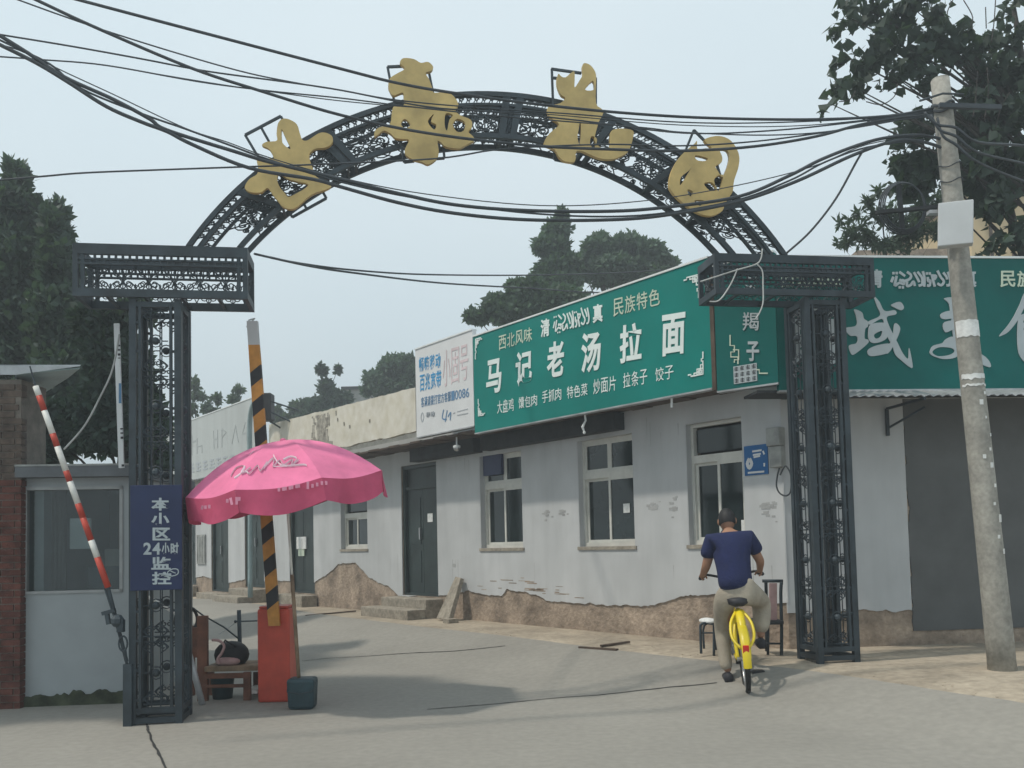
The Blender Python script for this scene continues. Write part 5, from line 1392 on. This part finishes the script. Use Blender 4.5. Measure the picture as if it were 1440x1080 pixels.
B={ 'pelvis':((0,.42,.90),(.11,.085)), 'waist':((0,.45,1.02),(.105,.078)), 'chest':((0,.53,1.20),(.14,.10)), 'upper':((0,.60,1.33),(.12,.085)),
 'neck':((0,.65,1.40),(.055,.055)), 'nk2':((0,.68,1.44),(.052,.052)), 
 'shL':((-.155,.60,1.33),.058),'shR':((.155,.60,1.33),.058),'elL':((-.235,.62,1.10),.042),'elR':((.255,.66,1.12),.042),'wrL':((-.262,.86,1.02),.028),'wrR':((.262,.86,1.03),.028),'haL':((-.268,.90,1.015),.03),'haR':((.268,.90,1.02),.03),
 'hpL':((-.085,.42,.86),.095),'hpR':((.085,.42,.86),.095),'knL':((-.12,.72,.52),.058),'knR':((.235,.77,.75),.055),'anL':((-.13,.62,.14),.036),'anR':((.19,.68,.42),.036)}
E=[('pelvis','waist'),('waist','chest'),('chest','upper'),('upper','neck'),('neck','nk2'),('upper','shL'),('upper','shR'),('shL','elL'),('shR','elR'),('elL','wrL'),('elR','wrR'),('wrL','haL'),('wrR','haR'),('pelvis','hpL'),('pelvis','hpR'),('hpL','knL'),('hpR','knR'),('knL','anL'),('knR','anR')]
keys=list(B); vs,f=skin_mesh([B[k] for k in keys],[(keys.index(a),keys.index(c)) for a,c in E])
b=MB(); b.add(vs,f)
# head (shaped) joined to the body
Hc=L(0,.715,1.515); 
def headpts(sc=1.0,cut=None):
    V=[];F=[];n=18;m=14
    for i in range(m+1):
        th=math.pi*i/m
        for j in range(n):
            a=2*math.pi*j/n; x=math.sin(th)*math.cos(a)*.074; y=math.sin(th)*math.sin(a)*.092; z=math.cos(th)*.112
            if z<-.03: x*=1-.28*((-z-.03)/.08); y=y*(1-.15*((-z-.03)/.08))+ (.012 if y>0 else .0)
            v=Vector((x,y,z))*sc; v=Matrix.Rotation(R(-24),3,'X')@v
            V.append(Hc+rt*v.x+hd*v.y+UP*v.z)
    F=[(i*n+j,(i+1)*n+j,(i+1)*n+(j+1)%n,i*n+(j+1)%n) for i in range(m) for j in range(n)]
    return V,F
b.add(*headpts())
def hp(x,y,z):
    v=Matrix.Rotation(R(-24),3,'X')@Vector((x,y,z)); return Hc+rt*v.x+hd*v.y+UP*v.z
b.tube([hp(0,.085,.01),hp(0,.108,-.022),hp(0,.09,-.035)],[.008,.014,.01],6)   # nose
for s in (-1,1): b.ball(hp(s*.076,.0,-.01),(.012,.02,.03),8)   # ears
# fingers wrapped round grips
for s in (-1,1):
    for k in range(4):
        u=-.03+.02*k; l=(.95,1,.96,.8)[k]
        bx0=(s*(.270-.004*k),.905-.022*k,1.015)
        P=[L(bx0[0]-s*.01,bx0[1],bx0[2]+.01),L(bx0[0]+s*.012,bx0[1]+.022*l,bx0[2]+.004),L(bx0[0]+s*.014,bx0[1]+.026*l,bx0[2]-.018),L(bx0[0]-s*.008,bx0[1]+.012,bx0[2]-.034)]
        b.tube(catmull(P,3),.0088,6)
    b.tube([L(s*.25,.88,1.02),L(s*.228,.90,1.008),L(s*.222,.925,.99)],[.011,.01,.008],6)
b.build('body',M['skin'],pr,True)
# hair cap
V,F=headpts(1.07); keep=[]
Vl=[Vector(v) for v in V]
F2_=[]
for fc in F:
    c=sum((Vl[i] for i in fc),Vector())/4-Hc
    v=Matrix.Rotation(R(24),3,'X')@Vector((c.dot(rt),c.dot(hd),c.z))
    if v.z>.035 or (v.y<.02 and v.z>-.05): F2_.append(fc)
b=MB(); b.add(V,F2_); b.build('hair',M['hair'],pr,True)
# shirt
T={'pelvis':((0,.41,.865),(.182,.142)),'waist':((0,.43,1.00),(.160,.12)),'chest':((0,.52,1.19),(.178,.128)),'upper':((0,.595,1.335),(.14,.095)),'shL':((-.165,.60,1.345),(.085,.08)),'shR':((.165,.60,1.345),(.085,.08)),'slL':((-.222,.605,1.175),(.075,.072)),'slR':((.238,.63,1.185),(.075,.072))}
tk=list(T); vs,f=skin_mesh([T[k] for k in tk],[(0,1),(1,2),(2,3),(3,4),(3,5),(4,6),(5,7)])
b=MB(); b.add(vs,f); sh=b.build('shirt',M['shirt'],pr,True)
b=MB(); b.tube([L(.06*math.cos(t*.5236),.655+.055*math.sin(t*.5236),1.405+.02*math.sin(t*.5236)) for t in range(13)],.012,6,cap=False); b.build('collar',M['shirt'],sh,True)
# trousers
T={'p':((0,.42,.89),(.145,.115)),'top':((0,.445,1.0),(.118,.088)),'hL':((-.10,.43,.85),(.125,.125)),'hR':((.10,.43,.86),(.125,.125)),'mL':((-.125,.58,.70),.092),'mR':((.18,.62,.80),.10),'kL':((-.14,.70,.52),.074),'kR':((.245,.78,.74),.095),'cL':((-.145,.66,.36),.064),'cR':((.225,.72,.60),.085),'aL':((-.135,.62,.16),.06),'aR':((.19,.68,.46),.075)}
tk=list(T); vs,f=skin_mesh([T[k] for k in tk],[(tk.index(a_),tk.index(c_)) for a_,c_ in (('p','top'),('p','hL'),('p','hR'),('hL','mL'),('hR','mR'),('mL','kL'),('mR','kR'),('kL','cL'),('kR','cR'),('cL','aL'),('cR','aR'))])
b=MB(); b.add(vs,f); b.build('trousers',M['trousers'],pr,True)
for (x,y,z) in ((-.13,.62,.11),(.19,.68,.39)):
    V=[];F=[];n=12
    prof_=[(-.09,.03,.03),(-.075,.042,.05),(0,.045,.055),(.08,.05,.04),(.15,.047,.03),(.19,.03,.02),(.2,.01,.01)]
    for (yy,w,h_) in prof_:
        for j in range(n):
            a=2*math.pi*j/n; V.append(L(x+w*math.cos(a),y+yy,z-.03+max(-.8,math.sin(a))*h_+.02))
    F=[(i*n+j,i*n+(j+1)%n,(i+1)*n+(j+1)%n,(i+1)*n+j) for i in range(len(prof_)-1) for j in range(n)]+[tuple(range(n))[::-1],tuple((len(prof_)-1)*n+j for j in range(n))]
    b=MB(); b.add(V,F); s_=b.build('shoe',M['shoe'],pr,True)

# ------------------------------------------------------------------ vegetation
rng=np.random.default_rng(5)
def leaves(blobs,Y,n,size,m,name,parent,dr=None,lobed=False,drop=0,clump=0,lw=.26):
    """blobs: (px,py,rx,ry[,dY]) ellipsoids standing at depth Y; leaf quads through their volume"""
    wts=np.array([b_[2]*b_[3] for b_ in blobs],float); wts/=wts.sum(); C=[]
    for b_,w in zip(blobs,wts):
        k=max(3,int(n*w)); yy=Y+(b_[4] if len(b_)>4 else 0)
        c=at(b_[0],b_[1],yy); rx=b_[2]*yy/FPX; rz=b_[3]*yy/FPX; ry=dr if dr else (rx+rz)/2
        d=rng.normal(size=(k,3)); d/=np.linalg.norm(d,axis=1)[:,None]; r=rng.random(k)**(1/2.4); 
        # clumping
        nc=max(3,int(k/ (clump or 40))); cc=rng.normal(size=(nc,3)); cc/=np.linalg.norm(cc,axis=1)[:,None]; cc*=(rng.random(nc)**.4)[:,None]
        p=cc[rng.integers(0,nc,k)]*.82+d*r[:,None]*.30
        C.append(p*np.array([rx,ry,rz])+np.array(c))
    C=np.concatenate(C); K=len(C)
    s=size*(.6+.8*rng.random(K))
    u=rng.normal(size=(K,3)); u[:,2]-=drop; u/=np.linalg.norm(u,axis=1)[:,None]
    w=rng.normal(size=(K,3)); v=np.cross(u,w); v/=np.linalg.norm(v,axis=1)[:,None]; nrm=np.cross(u,v)
    if lobed:
        pat=[(0,0),(.25,.38),(.05,.62),(.45,.5),(.7,.32),(1.15,0),(.7,-.32),(.45,-.5),(.05,-.62),(.25,-.38)]; wv=1.0; fold=.18
        faces=[(0,1,2,3),(0,3,4,5),(0,5,6,7),(0,7,8,9)]
    else:
        pat=[(0,0),(.5,lw),(1,0),(.5,-lw)]; faces=[(0,1,2,3)]; fold=.1
    P=[C+u*(s*a)[:,None]+v*(s*b_)[:,None]+nrm*(s*fold*abs(b_))[:,None] for a,b_ in pat]
    V=np.stack(P,1).reshape(-1,3); L_=len(pat); nf=len(faces)
    me=bpy.data.meshes.new(name); cen=V.mean(0); V=V-cen
    idx=(np.arange(K)[:,None,None]*L_+np.array(faces)[None]).reshape(-1)
    me.vertices.add(len(V)); me.vertices.foreach_set('co',V.reshape(-1).astype(np.float32))
    me.loops.add(len(idx)); me.loops.foreach_set('vertex_index',idx.astype(np.int32))
    me.polygons.add(K*nf); me.polygons.foreach_set('loop_start',(np.arange(K*nf)*4).astype(np.int32)); me.polygons.foreach_set('loop_total',np.full(K*nf,4,np.int32))
    me.update(calc_edges=True); me.materials.append(m)
    o=bpy.data.objects.new(name,me); link(o,parent,Vector(cen)); return o
def leafmat(name,c,tr=.25):
    m=mat(name,c,.6,.25,1.5,0,spec=.25); t=m.node_tree; bs=t.nodes['Principled BSDF']; o=t.nodes['Material Output']
    tl=t.nodes.new('ShaderNodeBsdfTranslucent'); tl.inputs[0].default_value=(c[0]*1.6,c[1]*2.0,c[2]*.9,1); mx=t.nodes.new('ShaderNodeMixShader'); mx.inputs[0].default_value=tr
    t.links.new(bs.outputs[0],mx.inputs[1]); t.links.new(tl.outputs[0],mx.inputs[2]); t.links.new(mx.outputs[0],o.inputs[0]); return m
LM={'dark':leafmat('leaf_conifer',(.05,.078,.064)),'mid':leafmat('leaf_mid',(.06,.098,.066)),'vine':leafmat('leaf_vine',(.036,.054,.042)),'bush':leafmat('leaf_bush',(.05,.075,.055)),'far':leafmat('leaf_far',(.07,.1,.075))}
def tree(name,label,cat,blobs,Y,n,size,lm,trunkpx,trunk_r=.12,group=None,limbs=True,**k):
    base=at(trunkpx,700,Y); g=gz(base.x,Y)
    t=thing(name,(base.x,Y,g),label,cat,group)
    topb=min(blobs,key=lambda q:q[1]); tp=at(topb[0],topb[1],Y)
    b=MB(); N=6; P=[Vector((base.x,Y,g-.1)).lerp(tp,i/N)+Vector((.12*noise.noise(Vector((i,trunkpx,0))),0,0))*(0<i<N) for i in range(N+1)]
    b.tube(P,[trunk_r*(1-.85*i/N) for i in range(N+1)],8); 
    tr_=b.build('trunk',M['bark'],t,True)
    if limbs:
        for q in blobs[:40]:
            c=at(q[0],q[1],Y+(q[4] if len(q)>4 else 0)); f=max(.15,min(.85,(c.z-g)/(tp.z-g+1e-6)-.2)); s0=Vector((base.x,Y,g)).lerp(tp,f)
            b=MB(); mid=s0.lerp(c,.5)+Vector((0,0,.1)); b.tube([s0,mid,c],[trunk_r*.17,trunk_r*.1,trunk_r*.03],5); b.build('limb',M['bark'],t,True)
    leaves(blobs,Y,n,size,LM[lm],'crown',t,**k)
    return t
# left conifers
tree('cypress_tree','tallest dark cypress with ragged top at the upper left behind the header box','tree',[(25,250,14,25),(22,300,38,45),(30,370,50,60),(20,450,60,70),(60,330,20,35),(40,530,65,70)],15,42000,.16,'dark',25,.2,drop=-.6)
tree('cypress_tree','second lower cypress just right of the tallest one','tree',[(78,320,17,40),(85,380,26,50),(88,450,40,60),(95,540,50,70)],14,32000,.15,'dark',85,.16,drop=-.6)
tree('broadleaf_tree','dark leafy tree crowding behind the white strip board and booth','tree',[(140,460,40,35),(165,520,45,60),(190,440,26,20),(140,590,55,50),(205,590,30,40),(215,640,28,30),(60,610,60,50),(190,540,25,40)],11.5,52000,.12,'dark',150,.15)
#A
tree('added_shade_tree','big unseen leafy tree added outside the left edge to shade the booth front','tree',[(-330,60,260,190),(-230,-60,150,140),(-480,200,180,160),(-330,-150,300,150),(-230,180,110,120)],7.5,46000,.17,'mid',-560,.16,dr=1.0)  # unseen trees added here to cast shade on the booth and foreground
tree('added_shade_tree','second unseen tree added outside the left edge to shade the booth','tree',[(-300,250,260,160),(-190,100,140,130),(-400,80,200,150)],9.8,36000,.17,'mid',-430,.16,dr=1.3)
# trees behind the shop
tree('broadleaf_tree','pointed tree rising highest above the green signboard','tree',[(790,303,7,10),(784,322,20,12),(776,346,28,14),(790,370,30,16),(770,385,20,16),(790,400,30,20)],24,20000,.17,'mid',790,.2,drop=.2,clump=26)
tree('broadleaf_tree','wide rounded tree behind the green signboard, right of the pointed one','tree',[(840,350,28,18),(880,345,30,16),(915,355,26,14),(935,370,22,12),(860,380,50,22),(820,375,25,20),(900,385,40,18),(845,335,12,8)],26,26000,.17,'mid',870,.22,clump=30)
tree('broadleaf_tree','low spreading tree sloping down behind the left half of the signboard','tree',[(740,410,32,18),(700,430,28,15),(670,445,18,10),(765,430,30,24),(720,440,40,18),(725,402,14,8),(790,425,40,24)],22,22000,.16,'mid',735,.18,clump=26)
tree('broadleaf_tree','rounded tree behind the beige parapet next to the white ad board','tree',[(560,515,28,17),(530,535,22,16),(578,520,16,20),(545,545,30,14),(515,550,8,6),(575,540,20,20)],34,16000,.19,'mid',560,.25,clump=30)
tree('broadleaf_tree','small lumpy tree with a tall knob behind the stained parapet','tree',[(452,520,7,9),(458,545,12,14),(470,560,14,14),(445,570,16,12),(475,520,4,6),(462,583,24,12),(440,590,24,12),(488,562,10,10)],34,10000,.18,'dark',460,.2,clump=26)
tree('broadleaf_tree','hazy shrubby tree just right of the black lamp box','tree',[(415,575,8,10),(425,583,14,10),(400,592,16,10),(390,580,6,8),(430,568,6,8)],36,4200,.19,'far',415,.12,clump=16)
tree('sapling','sparse young tree right of the left pillar above the faded signboard','tree',[(273,540,8,10),(280,558,12,8),(292,575,10,10),(305,560,8,8),(268,575,8,10),(302,580,8,6)],30,900,.18,'far',285,.07,clump=9)
tree('sapling','small sparse treetop left of the striped barrier arm','tree',[(335,548,8,6),(330,562,10,6),(342,575,7,8)],30,420,.18,'far',335,.06,clump=9)
# far grey house roof
hh_=at(512,590,40); 
fh=thing('far_house',at(510,600,40),'small grey flat roofed house glimpsed between two far trees','house')
b=MB(); p=at(485,548,40); q_=at(540,600,40); b.box(((p.x+q_.x)/2,42,(p.z+0)/2),(q_.x-p.x,4,p.z)); b.build('wall',M['fargrey'],fh); b=MB(); b.box(((p.x+q_.x)/2,42,p.z+.06),(q_.x-p.x+.3,4.3,.12)); b.build('roof',M['dark'],fh)
# right: near tree with big lobed leaves
VB=[(1190,22,24,20),(1215,10,24,16),(1240,60,34,28),(1222,85,26,24),(1185,78,14,16),(1178,118,16,14),(1200,122,16,14),(1166,145,9,10),(1252,18,34,22),(1285,12,24,16),(1258,108,20,16),(1300,60,32,30),(1290,95,30,20),(1335,60,24,26),(1310,18,16,16),(1350,70,22,24),
 (1385,60,22,22),(1425,8,20,12),(1425,55,22,26),(1390,100,34,26),(1430,110,26,30),(1370,150,30,30),(1415,165,34,30),(1390,215,34,34),(1430,230,26,40),(1365,240,18,26),(1400,285,30,30),(1425,330,20,22),(1395,345,10,12),(1300,120,14,14)]
tree('lobed_leaf_tree','big dark lobed leaf tree filling the upper right corner behind the pole','tree',VB,9.9,2500,.10,'vine',1560,.16,lobed=True,drop=.8,dr=.4,clump=4)
tree('lobed_leaf_tree','inner mass of the same dark foliage right of the pole top','tree',[(1390,150,45,60),(1400,250,40,60),(1345,190,20,40),(1300,175,20,18),(1280,170,14,12),(1300,230,22,32),(1270,215,14,26),(1285,260,26,30)],10.6,3000,.10,'vine',1545,.1,lobed=True,drop=.6,dr=.5,clump=9)
tree('leafy_bush','light airy bush with small narrow leaves behind the coil frame','bush',[(1235,265,10,16),(1215,290,20,14),(1190,315,16,12),(1250,300,34,28),(1220,330,40,22),(1180,340,18,14),(1280,320,40,30),(1300,280,26,36),(1315,330,22,26),(1345,270,18,40),(1250,345,60,14)],12.5,2600,.12,'bush',1300,.04,clump=40,lw=.15)
# hanging twigs
for i,P in enumerate([[(1400,0),(1398,30),(1394,60)],[(1386,10),(1387,40)],[(1355,0),(1368,25),(1360,45)],[(1340,0),(1332,18),(1335,30)],[(1262,118),(1258,135),(1240,147),(1218,143)],[(1375,100),(1372,140),(1368,165)],[(1388,95),(1390,130),(1384,170)],[(1420,130),(1408,150),(1400,180)],[(1180,143),(1195,140),(1203,128)]]):
    b=MB(); b.tube(catmull([at(x,y,9.6) for x,y in P],5),.006,5); o=b.build('hanging_twig',M['bark'],None,True); tag(o,'bare hanging twig of the lobed tree, '+['far upper right','beside the highest twig at right','right of the pole top','just above the pole top','curling below the left leaf clump','right of the pole below the leaves','thin and straight right of the pole','bent one near the right edge','short one at the leftmost leaf clump'][i],'twig','bare twigs hanging from the tree')
# yellow house behind the right sign
yh=thing('yellow_house',at(1380,360,22),'pale yellow house wall behind the foliage at the right','house')
b=MB(); p=at(1362,270,22); q_=at(1520,360,22); b.box(((p.x+q_.x)/2,24,p.z/2),(q_.x-p.x,4,p.z)); b.build('wall',M['farwall'],yh)
b=MB(); b.box(((p.x+q_.x)/2,24,p.z+.1),(q_.x-p.x+.5,4.5,.2)); b.build('roof',M['soffit'],yh)
for i in range(5):
    x=p.x+.5+i*.55; b=MB(); b.box((x,21.97,p.z-1.2),(.06,.05,2.4)); b.build('pilaster',M['soffit'],yh)
b=MB(); p=at(1205,352,16); q_=at(1340,362,16); b.box(((p.x+q_.x)/2,17,p.z/2),(q_.x-p.x,2,p.z)); o=b.build('roof_ridge',M['mud'],None); tag(o,'low brown wall top showing under the bush behind the signboard','wall')

# ------------------------------------------------------------------ haze
hz=MB(); hz.box((0,60,11.5),(170,180,29))
hm=bpy.data.materials.new('haze'); hm.use_nodes=True; t=hm.node_tree; t.nodes.clear(); o_h=t.nodes.new('ShaderNodeOutputMaterial'); pv=t.nodes.new('ShaderNodeVolumePrincipled')
pv.inputs['Color'].default_value=(.86,.92,.96,1); pv.inputs['Density'].default_value=.0065; pv.inputs['Anisotropy'].default_value=.3
t.links.new(pv.outputs[0],o_h.inputs['Volume'])
tag(hz.build('haze',hm),kind='stuff')
